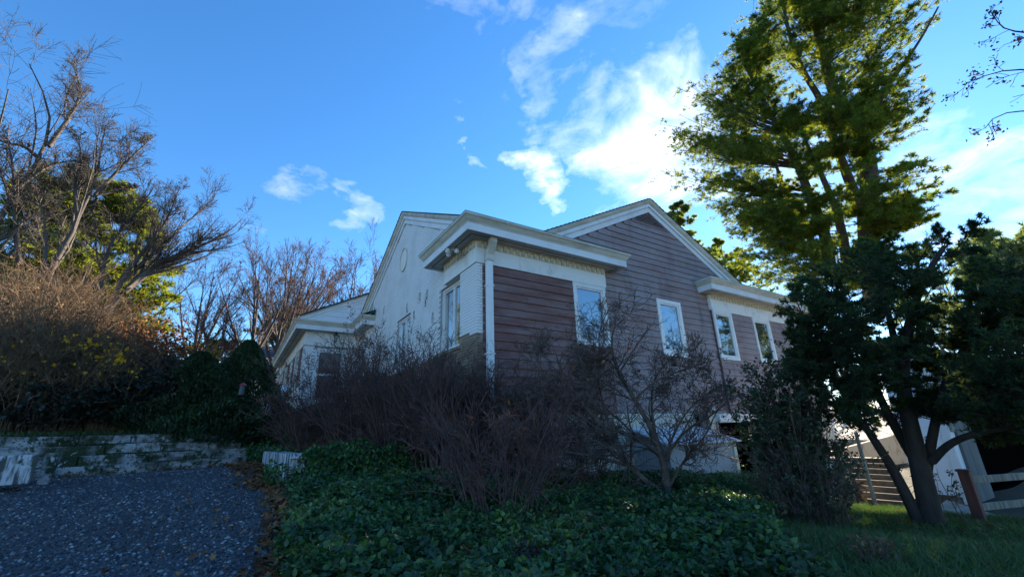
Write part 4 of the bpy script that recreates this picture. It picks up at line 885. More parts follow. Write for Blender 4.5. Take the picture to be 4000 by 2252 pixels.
def clumpcol(cc, col, rng, s=.5):                      # slow light-dark variation of the leaf colour from clump to clump
    ph = rng.uniform(0, 6, 6); f = np.sin(cc[:, 0]*3.1+ph[0])*np.sin(cc[:, 1]*2.7+ph[1])*np.sin(cc[:, 2]*4.3+ph[2]); return col*(1+s*.5*f[:, None])
def conifer(label, trunks, S, E, seed, name='pine_tree', pal=PN, tk=5, tl=(.10, .17), tw=.022, m=M['bark_pine'], kw=None, group=None, spread=.8, r0_=.03):
    rng = np.random.default_rng(seed); base = np.array(trunks[0][0][0]); t = thing(name, base, label, 'tree', group)
    tb = []
    for pts, a, b in trunks: P, R = limb(pts, a, b, 20); tb.append((P, R, 9))
    branch_obj('trunk', tb, m, t)
    B1, B2, B3, cc, dd = boughs(S, E, rng, r0_=r0_, **(kw or {}))
    branch_obj('limb_branches', [B1+(5,), B2+(3,), B3+(3,)], m, t)
    V, F, c = needles(cc, dd, rng, tk, tl, tw, pal, spread); c = clumpcol(V, c, rng)
    mesh_obj('crown', V, [F], M['needle'], t, col=c); return t
# great white pine behind the garage
rng = np.random.default_rng(77); DP = 22.0
K1 = lambda pts: [(2500+.8966*a, .8966*b) for a, b in pts]
TR = [(K1([(1030, 1330), (1000, 1100), (985, 930), (1005, 800), (985, 640), (905, 500), (840, 400), (800, 250), (760, 100), (730, -140)]), .42, .10, 0),
      (K1([(965, 920), (900, 760), (840, 600), (800, 450), (700, 300), (640, 120), (610, -60)]), .22, .05, .8),
      (K1([(910, 1200), (870, 950), (800, 780), (740, 660), (700, 560)]), .24, .05, 1.6), (K1([(830, 1200), (810, 1020), (740, 860), (690, 720), (640, 620), (560, 480), (480, 330), (440, 180)]), .24, .04, -1.0),
      (K1([(770, 1200), (740, 1000), (660, 900), (600, 750), (560, 600)]), .20, .04, 2.5), (K1([(1000, 560), (1060, 400), (1150, 280), (1230, 160), (1300, 30)]), .10, .03, -.6)]
TRW = [(px(p, DP+o), a, b) for p, a, b, o in TR]
vy = [-200, 0, 54, 135, 296, 440, 583, 640, 681, 762, 843, 870, 897, 941, 986, 1076, 1140]; xl = [3000, 2980, 2858, 2746, 2720, 2580, 2640, 2680, 2616, 2720, 2860, 2900, 2850, 2770, 2800, 2860, 2950]
vr = [-200, 0, 143, 188, 314, 385, 511, 610, 663, 735, 771, 825, 860, 897, 1140]; xr = [3560, 3683, 3690, 3620, 3570, 3648, 3657, 3692, 3764, 3782, 3648, 3585, 3657, 3441, 3400]
NC = 141; cve = np.concatenate([rng.uniform(-190, 1110, 75), rng.uniform(60, 980, 30), rng.uniform(500, 1050, 14), rng.uniform(-190, 760, 22)]); cs = np.concatenate([np.sign(rng.uniform(-1, 1, 75))*rng.uniform(0, 1, 75)**.7, rng.uniform(-1, -.2, 30), rng.uniform(-1, -.5, 14), rng.uniform(-.4, .4, 22)])
N = NC*5; ve = np.repeat(cve, 5)+rng.normal(size=N)*16; s = np.clip(np.repeat(cs, 5)+rng.normal(size=N)*.13, -1, 1); right = np.array([rt[0], rt[1], 0]); right /= np.linalg.norm(right); fwd = np.array([fw[0], fw[1], 0]); fwd /= np.linalg.norm(fwd)
S_, E_ = [], []
trp = [(np.array(p), o) for p, a, b, o in TR]
for k in range(N):
    axv = np.interp(ve[k], [p[1] for p in TR[0][0]][::-1], [p[0] for p in TR[0][0]][::-1]); axv = min(axv, 3360) - (60 if ve[k] > 300 else 0)
    ue = axv+s[k]*((np.interp(ve[k], vr, xr)-axv) if s[k] > 0 else (axv-np.interp(ve[k], vy, xl)))*rng.uniform(.86, 1.0)
    dz = (1-s[k]**2)**.5*3.6*rng.choice([-1, 1])*rng.uniform(.5, 1)+rng.normal()*.6
    if k >= 595: dz = -rng.uniform(1.4, 3.4)
    rise = np.interp(ve[k], [-200, 300, 600, 1100], [430, 250, 90, 0])*(abs(s[k]) if s[k] > 0 else .55*abs(s[k]))
    vs = ve[k]+rise+(40 if s[k] < 0 else 20); best = None
    for p, o in trp[:5]:
        if p[:, 1].min() <= vs <= p[:, 1].max():
            uu = np.interp(vs, p[::-1, 1], p[::-1, 0]); dd_ = abs(uu-ue)*.5+abs(o-dz)*30+rng.uniform(0, 120)
            if best is None or dd_ < best[0]: best = (dd_, uu, o)
    if best is None: best = (0, 3300, 0)
    S_.append(at(best[1], vs, DP+best[2])); E_.append(at(ue, ve[k], DP+best[2]*.4+dz))
conifer('huge many-trunked white pine towering over the right side', TRW, np.array(S_), np.array(E_), 78, kw=dict(sag=.12, nsec=12, ntuft=8, seclen=(.14, .36), flat=.22, upb=.03), tk=5, tl=(.13, .22), tw=.025, r0_=.020)
def cone_pine(label, u, vb, vt, wpx, d, seed, n=60, name='pine_tree', pal=PN, **k):
    rng = np.random.default_rng(seed); b, tp = at(u, vb, d), at(u, vt, d); b = np.array([tp[0], tp[1], b[2]]); h = tp[2]-b[2]; wd = wpx/FPX*d*1.15
    f = rng.uniform(.05, 1, n)**.9; a = rng.uniform(0, 6.28, n); rr = wd*(k.pop('shape', lambda f: (1.05-f)**.7)(f))*rng.uniform(.75, 1, n)
    S = b+np.stack([0*f, 0*f, f*h*.97], 1); E = S+np.stack([rr*np.cos(a), rr*np.sin(a), rr*k.pop('rise', .18)], 1)
    return conifer(label, [([b-np.array([0, 0, .5]), b+(tp-b)*.5, tp], .02*h+.03, .02)], S, E, seed, name, pal, **k)
cone_pine('smaller pine just beyond the red gable roof slope', 2640, 1250, 790, 170, 27, 81, 70, tk=4, tl=(.16, .25), tw=.05, kw=dict(nsec=9, ntuft=6, seclen=(.25, .45), flat=.5, upb=.1), pal=[(.09, .14, .07), (.12, .17, .08)])
cone_pine('young pine between the red gable and the great pine', 2810, 1300, 930, 150, 30, 82, 60, tk=4, tl=(.16, .25), tw=.05, kw=dict(nsec=9, ntuft=6, seclen=(.25, .45), flat=.5, upb=.1))
cone_pine('pale blue-green pine behind the dark evergreen at far right', 3900, 1400, 905, 240, 26, 83, 80, tk=4, tl=(.16, .28), tw=.04, kw=dict(nsec=9, ntuft=6, seclen=(.25, .45), flat=.5, upb=.15), pal=[(.10, .15, .12), (.12, .17, .14)], rise=.5)
cone_pine('round topped green pine behind the bare trees on the left', 400, 1500, 700, 215, 24, 84, 120, tk=4, tl=(.18, .30), tw=.05, kw=dict(nsec=12, ntuft=7, seclen=(.25, .45), flat=.5, upb=.1), shape=lambda f: np.sqrt(np.clip(1.02-(f*1.1-.25)**2*1.35, .05, 1)), pal=[(.07, .10, .03), (.11, .14, .03), (.09, .12, .03)])
cone_pine('pine glimpsed through the bare trees beside the orange oak', 1160, 1500, 1200, 190, 42, 85, 60, tk=4, tl=(.22, .35), tw=.07, kw=dict(nsec=10, ntuft=6, seclen=(.25, .45), flat=.5), pal=[(.09, .10, .04), (.11, .10, .04)])
cone_pine('pine low between the bare trees on the left', 880, 1560, 1330, 200, 40, 86, 60, tk=4, tl=(.22, .35), tw=.07, kw=dict(nsec=10, ntuft=6, seclen=(.25, .45), flat=.5), pal=[(.12, .13, .03), (.09, .11, .03)])
# conifers (arborvitae) left of the wing
DG = [(.030, .062, .030), (.040, .078, .034), (.024, .048, .028), (.05, .08, .03)]
def thuja(label, u, vb, vt, wpx, d, seed, n=22000):
    rng = np.random.default_rng(seed); tp = at(u, vt, d); b = np.array([tp[0], tp[1], at(u, vb, d)[2]-.3]); h = tp[2]-b[2]; wd = wpx/FPX*d/2*1.06
    t = thing('arborvitae', b, label, 'tree', 'dark arborvitae by the entrance'); branch_obj('trunk', [(limb([b, b+np.array([0, 0, h*.9])], .07, .02)+(7,))], M['bark_dark'], t)
    f = rng.uniform(0, 1, n)**.85; a = rng.uniform(0, 6.28, n); lump = 1+.16*np.sin(a*3+f*9)+.12*np.sin(a*5-f*17)+.08*np.sin(a*9+f*31)
    r = wd*np.minimum(1, (1.02-f)**.85*1.35)*np.minimum(1, .75+f*2)*lump*rng.uniform(.55, 1, n)**.35
    Pp = b+np.stack([r*np.cos(a), r*np.sin(a), f*h], 1); D = np.stack([np.cos(a)*.6, np.sin(a)*.6, 0*a+1], 1)
    V, F, c = leaves(Pp, rng, (.06, .12), .4, DG, D=D, dj=.35, fold=.1); mesh_obj('crown', V, [F], M['leaf'], t, col=clumpcol(V, c, rng, .8))
thuja('dark arborvitae with a rounded top, left of the pair by the wing', 790, 1680, 1385, 290, 12.6, 91)
thuja('taller dark arborvitae touching the entrance wing', 975, 1680, 1338, 260, 13.2, 92)
thuja('low dark conifer filling the gap below the pair', 880, 1680, 1500, 280, 12.3, 93, 12000)

# ------------------------------------------------------------------ right-hand evergreen tree (dark, many stems)
rng = np.random.default_rng(101); DH = 7.2
hol = [(px([(3655, 2085), (3610, 1900), (3565, 1700), (3520, 1500), (3540, 1300), (3600, 1100), (3690, 960)], DH), .115, .025), (px([(3610, 2080), (3500, 1850), (3405, 1700), (3330, 1600), (3260, 1480), (3200, 1380)], [DH, DH-.1, DH-.3, DH-.4, DH-.5, DH-.6]), .07, .015),
       (px([(3565, 1780), (3480, 1640), (3440, 1560), (3380, 1400), (3330, 1200)], DH+.2), .06, .02), (px([(3640, 1800), (3700, 1735), (3800, 1692), (3990, 1662), (4150, 1600)], [DH, DH-.2, DH-.3, DH-.5, DH-.6]), .045, .015),
       (px([(3600, 1960), (3640, 1700), (3700, 1450), (3850, 1250), (3950, 1100)], DH+.1), .06, .02), (px([(3560, 1700), (3500, 1350), (3440, 1100), (3420, 980)], DH+.3), .06, .02)]
N = 285; top = ([3000, 3080, 3170, 3300, 3400, 3520, 3620, 3720, 3800, 3900, 4000, 4200], [1180, 1110, 1040, 930, 900, 905, 960, 985, 900, 1010, 1080, 1050]); bot = ([3000, 3130, 3280, 3400, 3600, 3800, 4000, 4200], [1400, 1540, 1640, 1660, 1620, 1660, 1700, 1740])
ue = rng.uniform(3050, 4180, N); vt_, vb_ = np.interp(ue, *top), np.interp(ue, *bot); fy = rng.uniform(0, 1, N)**.9; ve = vt_+(vb_-vt_)*fy
S_, E_ = [], []
nodes = [p for pts, a, b in hol for p in resample(pts, 24)[8:]]; nodes = np.array(nodes)
for k in range(N):
    e = at(ue[k], ve[k], DH+rng.uniform(-1.3, 1.4)); d_ = np.linalg.norm(nodes-e, axis=1)+np.maximum(0, nodes[:, 2]-e[2])*1.5; i_ = np.argsort(d_+rng.uniform(0, .5, len(d_)))[0]; S_.append(nodes[i_]); E_.append(e)
# the shoot that sticks out of the top right
S_.append(at(3740, 1000, DH)); E_.append(at(3830, 855, DH)); S_.append(at(3700, 1000, DH)); E_.append(at(3650, 890, DH))
conifer('dark spreading evergreen with several leaning trunks in the right foreground', hol, np.array(S_), np.array(E_), 102, 'evergreen_tree', pal=[(.028, .060, .036), (.042, .078, .044), (.022, .045, .032), (.055, .088, .048)], tk=6, tl=(.03, .065), tw=.013, m=M['bark_dark'],
        kw=dict(sag=-.05, nsec=13, ntuft=10, seclen=(.14, .40), flat=.85, upb=.1, tr=(.15, 1)), spread=1.1, r0_=.022)

# ------------------------------------------------------------------ shrubs
def shrub(label, u, vb, d, height_, spread, seed, m, stems=60, k2=6, k3=6, k4=0, r=.010, leafn=0, pal=None, leafL=(.03, .05), wide=(1.0, 1.0), name='bare_shrub', cat='shrub', group=None, lmat='dryleaf', wob=.10, ang=(25, 70), basew=.38, lean=(0, 0), upb=.12, tz=None):
    rng = np.random.default_rng(seed); b = at(u, vb, d); b[2] = hz(b[0], b[1]); t = thing(name, b, label, cat, group)
    a = rng.uniform(0, 6.28, stems); rr = rng.uniform(0, 1, stems)**.6; S = b+np.stack([np.cos(a)*rr*basew*wide[0], np.sin(a)*rr*basew*wide[1], 0*a-.05], 1)
    hh = height_*rng.uniform(.65, 1, stems)*(1-.25*rr); E = b+np.stack([np.cos(a)*rr*spread*wide[0]+lean[0], np.sin(a)*rr*spread*wide[1]+lean[1], hh], 1)
    mm = 8; tt = np.linspace(0, 1, mm)[None, :, None]; P = S[:, None]*(1-tt)+E[:, None]*tt; bow = np.stack([np.cos(a)*rr, np.sin(a)*rr, 0*a], 1)[:, None]*4*tt*(1-tt)*.10*height_*-1
    P = P+bow*.6+np.cumsum(rng.normal(size=P.shape)*.034*height_/2, axis=1)*tt; R = r*rng.uniform(.6, 1.2, (stems, 1))*np.linspace(1, .3, mm)[None]
    P2, R2 = grow(P, R, k2, rng, tr=(.22, 1), ang=ang, ln=(.18, .42), m=5, upb=upb, wob=wob*1.4, rad=.6, rmin=.0034)
    P3, R3 = grow(P2, R2, k3, rng, tr=(.15, 1), ang=(20, 60), ln=(.3, .6), m=4, upb=.05, wob=wob*1.8, rad=.6, rmin=.0026)
    PR = [(P2, R2, 3), (P3, R3, 3)]; last = P3
    if k4: P4, R4 = grow(P3, R3, k4, rng, tr=(.15, 1), ang=(20, 70), ln=(.3, .6), m=3, upb=.0, wob=.2, rad=.7, rmin=.0016); PR.append((P4, R4, 3)); last = P4
    branch_obj('stem', [(P, R, 4)], m, t); branch_obj('twigs', PR, m, t)['kind'] = 'stuff'
    if leafn:
        e = last.reshape(-1, 3); e = e[rng.integers(0, len(e), leafn)]+rng.normal(size=(leafn, 3))*.01
        V, F, c = leaves(e, rng, leafL, .6, pal); mesh_obj('leaf_cluster', V, [F], M[lmat], t, col=c)['kind'] = 'stuff'
    return t
gH = 'bare twiggy shrubs along the house'
shrub('purple-brown twiggy shrub hiding the foot of the entrance door', 1230, 1900, 9.6, 2.4, 1.3, 201, M['twig_purple'], 70, 7, 7, 0, .010, 900, RD, group=gH, tz=None)
shrub('dense dark shrub left of the second casement window', 1400, 1900, 8.6, 2.8, 1.05, 202, M['twig_purple'], 75, 7, 8, 0, .012, 200, RD, group=gH)
shrub('upright dense shrub below the second casement window', 1560, 1920, 7.8, 2.7, .95, 203, M['twig_purple'], 80, 7, 8, 0, .012, 80, RD, group=gH)
shrub('upright dense shrub below the curtained corner window', 1730, 1920, 7.2, 2.5, .95, 204, M['twig_purple'], 80, 7, 8, 0, .012, 80, RD, group=gH)
shrub('dense shrub covering the foot of the downspout', 1900, 1900, 7.4, 2.25, 0.9, 205, M['twig_purple'], 80, 7, 8, 0, .012, 60, RD, group=gH)
shrub('bare shrub with fanning stems nearest the camera in front of the house corner', 1945, 2085, 5.0, 1.70, 1.15, 206, M['twig_purple'], 34, 8, 8, 0, .011, 60, RD, group=gH)
shrub('dense shrub under the bay window right of the downspout', 2090, 1900, 7.6, 2.1, 1.0, 207, M['twig_purple'], 80, 7, 8, 0, .012, 60, RD, group=gH)
shrub('thin bare shrub in front of the peeling foundation', 2280, 1890, 8.4, 1.6, 0.9, 208, M['twig_purple'], 60, 6, 6, 0, .008, 30, RD, group=gH)
# the crooked little tree right of them
rng = np.random.default_rng(211)
DC = 7.3
bare_tree('crooked low bare tree with thick stems in front of the cedar wall', [
    (px([(2612, 1950), (2600, 1850), (2590, 1800), (2560, 1700), (2480, 1560), (2400, 1440), (2380, 1330), (2400, 1260)], DC), .062, .010), (px([(2600, 1930), (2520, 1880), (2460, 1820), (2400, 1720), (2290, 1590), (2200, 1470), (2170, 1370)], [DC, DC, DC-.1, DC-.2, DC-.4, DC-.5, DC-.6]), .052, .009),
    (px([(2615, 1900), (2680, 1780), (2760, 1700), (2800, 1600), (2850, 1560)], [DC, DC, DC-.2, DC-.3, DC-.4]), .022, .005), (px([(2590, 1800), (2650, 1650), (2720, 1560), (2830, 1500)], [DC, DC+.2, DC+.2, DC+.3]), .022, .005),
    (px([(2400, 1720), (2300, 1650), (2180, 1560), (2110, 1440), (2080, 1340)], DC-.2), .03, .007), (px([(2290, 1590), (2360, 1440), (2330, 1300), (2380, 1200)], DC-.3), .022, .006), (px([(2460, 1820), (2330, 1780), (2180, 1760), (2060, 1700), (1980, 1600)], [DC-.1, DC-.3, DC-.4, DC-.5, DC-.5]), .028, .005), (px([(2560, 1700), (2540, 1560), (2560, 1460), (2640, 1380)], DC+.2), .025, .006),
    (px([(2400, 1720), (2350, 1560), (2330, 1430), (2350, 1330)], DC-.2), .025, .006), (px([(2480, 1560), (2560, 1480), (2680, 1440), (2800, 1400)], DC), .018, .005)], 212, M['twig_grey'],
    [dict(k=17, tr=(.12, 1), ang=(25, 75), ln=(.26, .55), m=6, upb=.03, wob=.2, rad=.5), dict(k=10, tr=(.1, 1), ang=(25, 70), ln=(.3, .65), m=5, upb=.02, wob=.22, rad=.6), dict(k=6, tr=(.15, 1), ang=(25, 70), ln=(.3, .6), m=3, upb=.0, wob=.22, rad=.7)], rmin=.0034, leafn=60, leafpal=OR)
EV = [(.030, .062, .030), (.040, .078, .034), (.024, .048, .030), (.05, .08, .03)]
shrub('leafy evergreen shrub standing before the dark basement opening', 3170, 2050, 7.0, 2.2, .55, 220, M['twig_grey'], 55, 6, 6, 0, .012, 12000, EV, (.035, .06), name='evergreen_shrub', lmat='leaf')
shrub('brown twiggy low shrub at the foot of the evergreen tree', 3200, 2110, 6.4, 1.0, .6, 221, M['twig_grey'], 60, 6, 6, 0, .008, 2500, EV, (.03, .05), name='evergreen_shrub', lmat='leaf')
shrub('loose seedling with paired leaves in front of the white clapboards', 3690, 2080, 7.6, 1.1, .35, 222, M['twig_grey'], 4, 4, 2, 0, .006, 150, EV, (.03, .05), name='seedling', lmat='leaf', cat='plant')
# vines on the entrance corner and against the brick
shrub('reddish climbing vine stems at the inner corner of the entrance wing', 1400, 1560, 14.5, 3.4, .8, 223, M['twig_red'], 22, 5, 4, 0, .008, 900, RD+[(.10, .12, .04)], (.05, .08), name='climbing_vine', cat='vine')
shrub('thin leafy sprigs rising in front of the white pilaster', 1850, 1600, 7.9, 2.9, .55, 224, M['twig_purple'], 6, 3, 2, 0, .006, 90, [(.12, .09, .05), (.09, .10, .04)], (.04, .06), name='climbing_vine', cat='vine')
shrub('thin vine standing left of the second casement window', 1500, 1600, 10.5, 3.0, .5, 225, M['twig_purple'], 9, 4, 3, 0, .007, 260, [(.10, .07, .05), (.09, .10, .05)], (.04, .06), name='climbing_vine', cat='vine')
# dark leafy bushes behind the garden steps
DB = [(.020, .028, .018), (.028, .040, .020), (.03, .03, .02), (.022, .024, .024)]
for k, (lab, u, vb, d, h_, sp) in enumerate((('dark leafy bush at the far left behind the mossy steps', 60, 1690, 12.6, 1.0, 1.6), ('broad dark bush behind the left half of the steps', 330, 1690, 13.0, 1.45, 1.6),
        ('dark bush behind the middle of the steps with a few yellow leaves', 560, 1690, 13.0, 1.75, 1.3), ('purple-leaved dark bush next to the conifers', 640, 1680, 12.8, 1.5, .8))):
    shrub(lab, u, vb, d, h_, sp, 230+k, M['twig_purple'], 60, 5, 5, 0, .01, 9500, DB, (.06, .11), name='dark_bush', lmat='leaf', group='dark bushes behind the steps', basew=.9)
# the tall sunlit brush on the left: nobody could count its stems
rng = np.random.default_rng(240); n = 5200
u_ = rng.uniform(-150, 560, n); d_ = rng.uniform(12.2, 17.5, n); S = np.array([at(a, 1680, b) for a, b in zip(u_, d_)]); S[:, 2] = 1.9
tp = np.interp(u_, [-120, 0, 250, 450, 620], [5.2, 5.0, 4.3, 3.2, 1.8])*rng.uniform(.35, 1.08, n)*np.clip((d_-9)/6, .5, 1)
az = rng.uniform(0, 6.28, n); ln_ = rng.uniform(.2, 1.5, n); m_ = 7; t = np.linspace(0, 1, m_)[None, :, None]
P = S[:, None]+t*np.array([0, 0, 1])*tp[:, None, None]*(1-.22*t)+np.stack([np.cos(az), np.sin(az), 0*az], 1)[:, None]*ln_[:, None, None]*t**1.7
P = P+np.cumsum(rng.normal(size=P.shape)*.05, axis=1)*t; R = rng.uniform(.005, .012, (n, 1))*np.linspace(1, .4, m_)[None]
P2, R2 = grow(P, R, 5, rng, tr=(.3, 1), ang=(20, 70), ln=(.12, .3), m=4, upb=-.05, wob=.25, rad=.6, rmin=.004)
V, F = join([tubes(P, R, 3), tubes(P2, R2, 3)]); prop(mesh_obj('brush_thicket', V, [F], M['twig_tan'], smooth=True), kind='stuff')
e = P2.reshape(-1, 3); e = e[rng.integers(0, len(e), 9000)]; e = e[e[:, 2] > 2.6]
V, F, c = leaves(e, rng, (.05, .09), .7, [(.20, .10, .045), (.14, .08, .05), (.24, .15, .07), (.10, .07, .05)]); prop(mesh_obj('brush_leaves', V, [F], M['dryleaf'], col=c), kind='stuff')
# yellow leaves still hanging in it
yl = []
for (u, v, rr, k) in ((300, 1340, 34, 40), (340, 1350, 24, 22), (450, 1395, 40, 60), (470, 1380, 30, 30), (160, 1400, 50, 26), (130, 1420, 30, 16), (400, 1450, 40, 20), (520, 1550, 34, 26), (540, 1510, 26, 14), (280, 1450, 60, 16), (740, 1600, 30, 20), (460, 1430, 50, 30), (220, 1300, 40, 10), (20, 1405, 40, 12)):
    yl += [at(u+rng.normal()*rr*1.1, v+rng.normal()*rr*.7, 12.3+rng.normal()*.15) for _ in range(int(k*.7))]
yl = np.array(yl); V, F, c = leaves(yl, rng, (.06, .11), .8, [(.85, .46, .02), (.75, .42, .03), (.90, .55, .03)]); prop(mesh_obj('yellow_leaves', V, [F], M['dryleaf'], col=c), kind='stuff')
rd = np.array([at(600+rng.normal()*110, 1370+rng.normal()*55, 14.5+rng.normal()*.5) for _ in range(3200)]); V, F, c = leaves(rd, rng, (.06, .10), .7, RD+OR+[(.40, .22, .06)]); 
t = thing('orange_leafed_bush', at(600, 1680, 14.5), 'low bush of orange and red leaves behind the dark bushes', 'bush'); mesh_obj('foliage', V, [F], M['dryleaf'], t, col=c)
Ps = np.array([[at(600+rng.normal()*20, 1690, 14.5), at(600+a, 1500, 14.5), at(600+a*1.6, 1320+abs(a)*.3, 14.5)] for a in rng.normal(size=60)*70]); branch_obj('stem', [(Ps, np.full((60, 3), .008), 3)], M['twig_tan'], t)

# overhanging bare branches of a tree outside the right edge
bare_tree('bare twigs with tiny leaves reaching in from the upper right edge', [
    (px([(4700, 2000), (4600, 1200), (4450, 600), (4350, 100), (4300, -900), (4250, -2200)], 10), .14, .015), (px([(4450, 600), (4250, 330), (4050, 270), (3900, 270), (3770, 320)], 9.5), .03, .005), (px([(4400, 300), (4200, 180), (4050, 130), (3920, 120), (3880, 60)], 9.5), .03, .005), (px([(4450, 650), (4200, 480), (4050, 430), (3900, 440), (3850, 500)], 9.5), .025, .005)],
    250, M['bark_dark'], [dict(k=8, tr=(.45, 1), ang=(25, 60), ln=(.12, .28), m=5, upb=.05, wob=.16, rad=.5), dict(k=5, tr=(.2, 1), ang=(25, 60), ln=(.3, .6), m=4, upb=.0, wob=.2, rad=.6)], rmin=.004, leafn=420, leafpal=[(.08, .05, .05), (.10, .06, .05)], leafL=(.04, .07))

# ------------------------------------------------------------------ ground cover
IVY = [(-3.55, -5.6), (-3.50, -3.8), (-3.28, -2), (-3.12, -.5), (-3.1, 0), (0, -.35), (3.9, -.1), (4.1, -1.05), (7.0, -1.1), (5.4, -2.3), (4.0, -3.0), (2.4, -3.9), (.5, -5.0), (-.7, -5.75), (-1.5, -6.6), (-2.5, -7)]
rng = np.random.default_rng(300)
def bumps(x, y): return .06*(1+np.sin(x*1.3+.5)*np.sin(y*1.1+.8))+.055*(1+np.sin(x*3.7+np.sin(y*2.3)*1.3)*np.sin(y*4.1+1))+.05*(1+np.sin(x*9.1+2)*np.sin(y*8.3+np.sin(x*5)))
x, y = scatter(IVY, 27000, rng); cl = np.stack([x, y], 1); k = 5; cl = np.repeat(cl, k, 0)+rng.normal(size=(len(cl)*k, 2))*.045
edge = 1.0; hgt = bumps(cl[:, 0], cl[:, 1])*rng.uniform(.5, 1.15, len(cl))+.02; Cn = np.stack([cl[:, 0], cl[:, 1], height(cl[:, 0], cl[:, 1])+hgt], 1)
D = unit(np.concatenate([rng.normal(size=(len(Cn), 2)), rng.uniform(-.1, .7, (len(Cn), 1))], 1))
IV = [(.042, .110, .036), (.060, .145, .042), (.030, .078, .034), (.085, .175, .045), (.048, .120, .042), (.03, .07, .03)]
V, F, c = leaves(Cn, rng, (.022, .070), .62, IV, upn=.45, D=D, dj=.1, fold=-.10, six=True)
pt = np.repeat(np.sin(Cn[:, 0]*1.7+1)*np.sin(Cn[:, 1]*1.9)+.5*np.sin(Cn[:, 0]*4.3)*np.sin(Cn[:, 1]*3.7+2)+rng.normal(size=len(Cn))*.35, 6)[:, None]; c = c*(1+.38*np.clip(pt, -1, 1.4)); c[:, :1] *= 1+.6*np.clip(pt, 0, 1)
prop(mesh_obj('ivy_ground_cover', V, [F], M['leaf'], col=c), kind='stuff')
# ivy on the low wall and bank
x = rng.uniform(-3.45, -.4, 9200); f = rng.uniform(0, 1, 9200); y = np.interp(x, [-3.45, -3.1, -1.77, -.4], [.3, -.15, -.42, -.55]); z = .85+f*(.62+.06*np.sin(x*5.3)+.07*np.sin(x*11+1)); off = rng.uniform(.0, .14, 9200)+(1-f)*.15
kk = np.sin(x*5)+np.sin(z*7+x*3)+rng.normal(size=9200)*.8 > -.2-(x > -2.95)*3
Cn = np.stack([x, y-off-.05, z], 1)[kk]; Cn = np.concatenate([Cn, Cn[::2]*[1, 0, 0]+np.stack([0*Cn[::2, 0], np.interp(Cn[::2, 0], [-3.45, -3.1, -1.77, -.4], [.3, -.1, -.35, -.45])+rng.uniform(-.1, .35, len(Cn[::2])), 1.32+.07*np.sin(Cn[::2, 0]*7)+rng.uniform(0, .16, len(Cn[::2]))], 1)]); Cn = Cn[(Cn[:, 0] > -3.0) | (Cn[:, 2] < 1.3)]
V1 = leaves(Cn, rng, (.035, .075), .7, IV, D=np.array([0, -.5, -.5])+np.zeros_like(Cn), dj=.8, six=True)
x = rng.uniform(-3.8, -.5, 30000); y = rng.uniform(-.1, 5.6, 30000); k_ = poly_in(x, y, [(-3.1, -.1), (-3.25, 2.3), (-3.5, 3.6), (-3.7, 4.3), (-3.4, 5.5), (-1.5, 5.2), (-.6, 0)])
Cn = np.stack([x, y, height(x, y)+rng.uniform(.02, .34, 30000)], 1)[k_]; V2 = leaves(Cn, rng, (.045, .085), .7, IV, upn=.5, six=True)
V, F, c = joinc([V1, V2]); prop(mesh_obj('ivy_on_low_wall', V, [F], M['leaf'], col=c), kind='stuff')
# yellow-green plant tuft by the foundation
q = at(2085, 1900, 8.6); n = 260; Cn = np.stack([q[0]+rng.normal(size=n)*.22, q[1]+rng.normal(size=n)*.15, hz(q[0], q[1])+rng.uniform(.05, .35, n)], 1)
V, F, c = leaves(Cn, rng, (.05, .09), .6, [(.13, .19, .03), (.18, .22, .04)], D=np.array([0, 0, .8])+np.zeros_like(Cn), dj=.7)
t = thing('yellow_green_plant', (q[0], q[1], hz(q[0], q[1])), 'small yellow-green plant before the peeling foundation', 'plant'); mesh_obj('foliage', V, [F], M['leaf'], t, col=c)
# grass
def grass(name, poly, n, L, seed, pal, wd=.006):
    rng = np.random.default_rng(seed); x, y = scatter(poly, n, rng); z = height(x, y); n = len(x); Cn = np.stack([x, y, z], 1)
    D = np.concatenate([rng.normal(size=(n, 2))*.45, np.ones((n, 1))], 1); l = rng.uniform(L[0], L[1], n)[:, None]; S = unit(np.cross(D, rng.normal(size=(n, 3))))*wd
    D = unit(D); dr_ = np.concatenate([D[:, :2]*.8, -.35*np.ones((n, 1))], 1)
    V = np.stack([Cn-S, Cn+S, Cn+D*l*.6+S*.7, Cn+D*l*.6-S*.7, Cn+D*l*.6+unit(D+dr_)*l*.5], 1).reshape(-1, 3); b = np.arange(n)[:, None]*5
    pal = np.array(pal); c = np.repeat(pal[rng.integers(0, len(pal), n)]*rng.uniform(.7, 1.3, (n, 1)), 5, 0)
    return prop(mesh_obj(name, V, [b+np.array([0, 1, 2, 3]), b+np.array([3, 2, 4])], M['leaf'], col=c), kind='stuff')
GP = [(.055, .12, .036), (.075, .15, .04), (.042, .09, .034), (.11, .14, .05)]
grass('lawn_grass', [(-1.5, -6.6), (-.7, -5.6), (.6, -4.8), (2.4, -3.7), (4.2, -2.8), (6.0, -2.4), (6.9, -3.6), (6.4, -4.8), (5.2, -6.3), (6, -9), (0, -9)], 110000, (.05, .15), 310, GP, .0035)
grass('grass_above_steps', [(-9.5, 1.9), (-6.5, 2.3), (-6.0, 3.0), (-4.2, 4.2), (-3.6, 4.9), (-5, 6.5), (-10, 5)], 14000, (.05, .13), 311, [(.05, .075, .025), (.07, .09, .03)], .008)
grass('grass_left_of_steps', [(-9.5, .9), (-7.4, 1.5), (-6.4, 2.0), (-6.6, 2.5), (-9.5, 2.2)], 5000, (.05, .14), 312, [(.05, .085, .03), (.06, .09, .03)], .008)
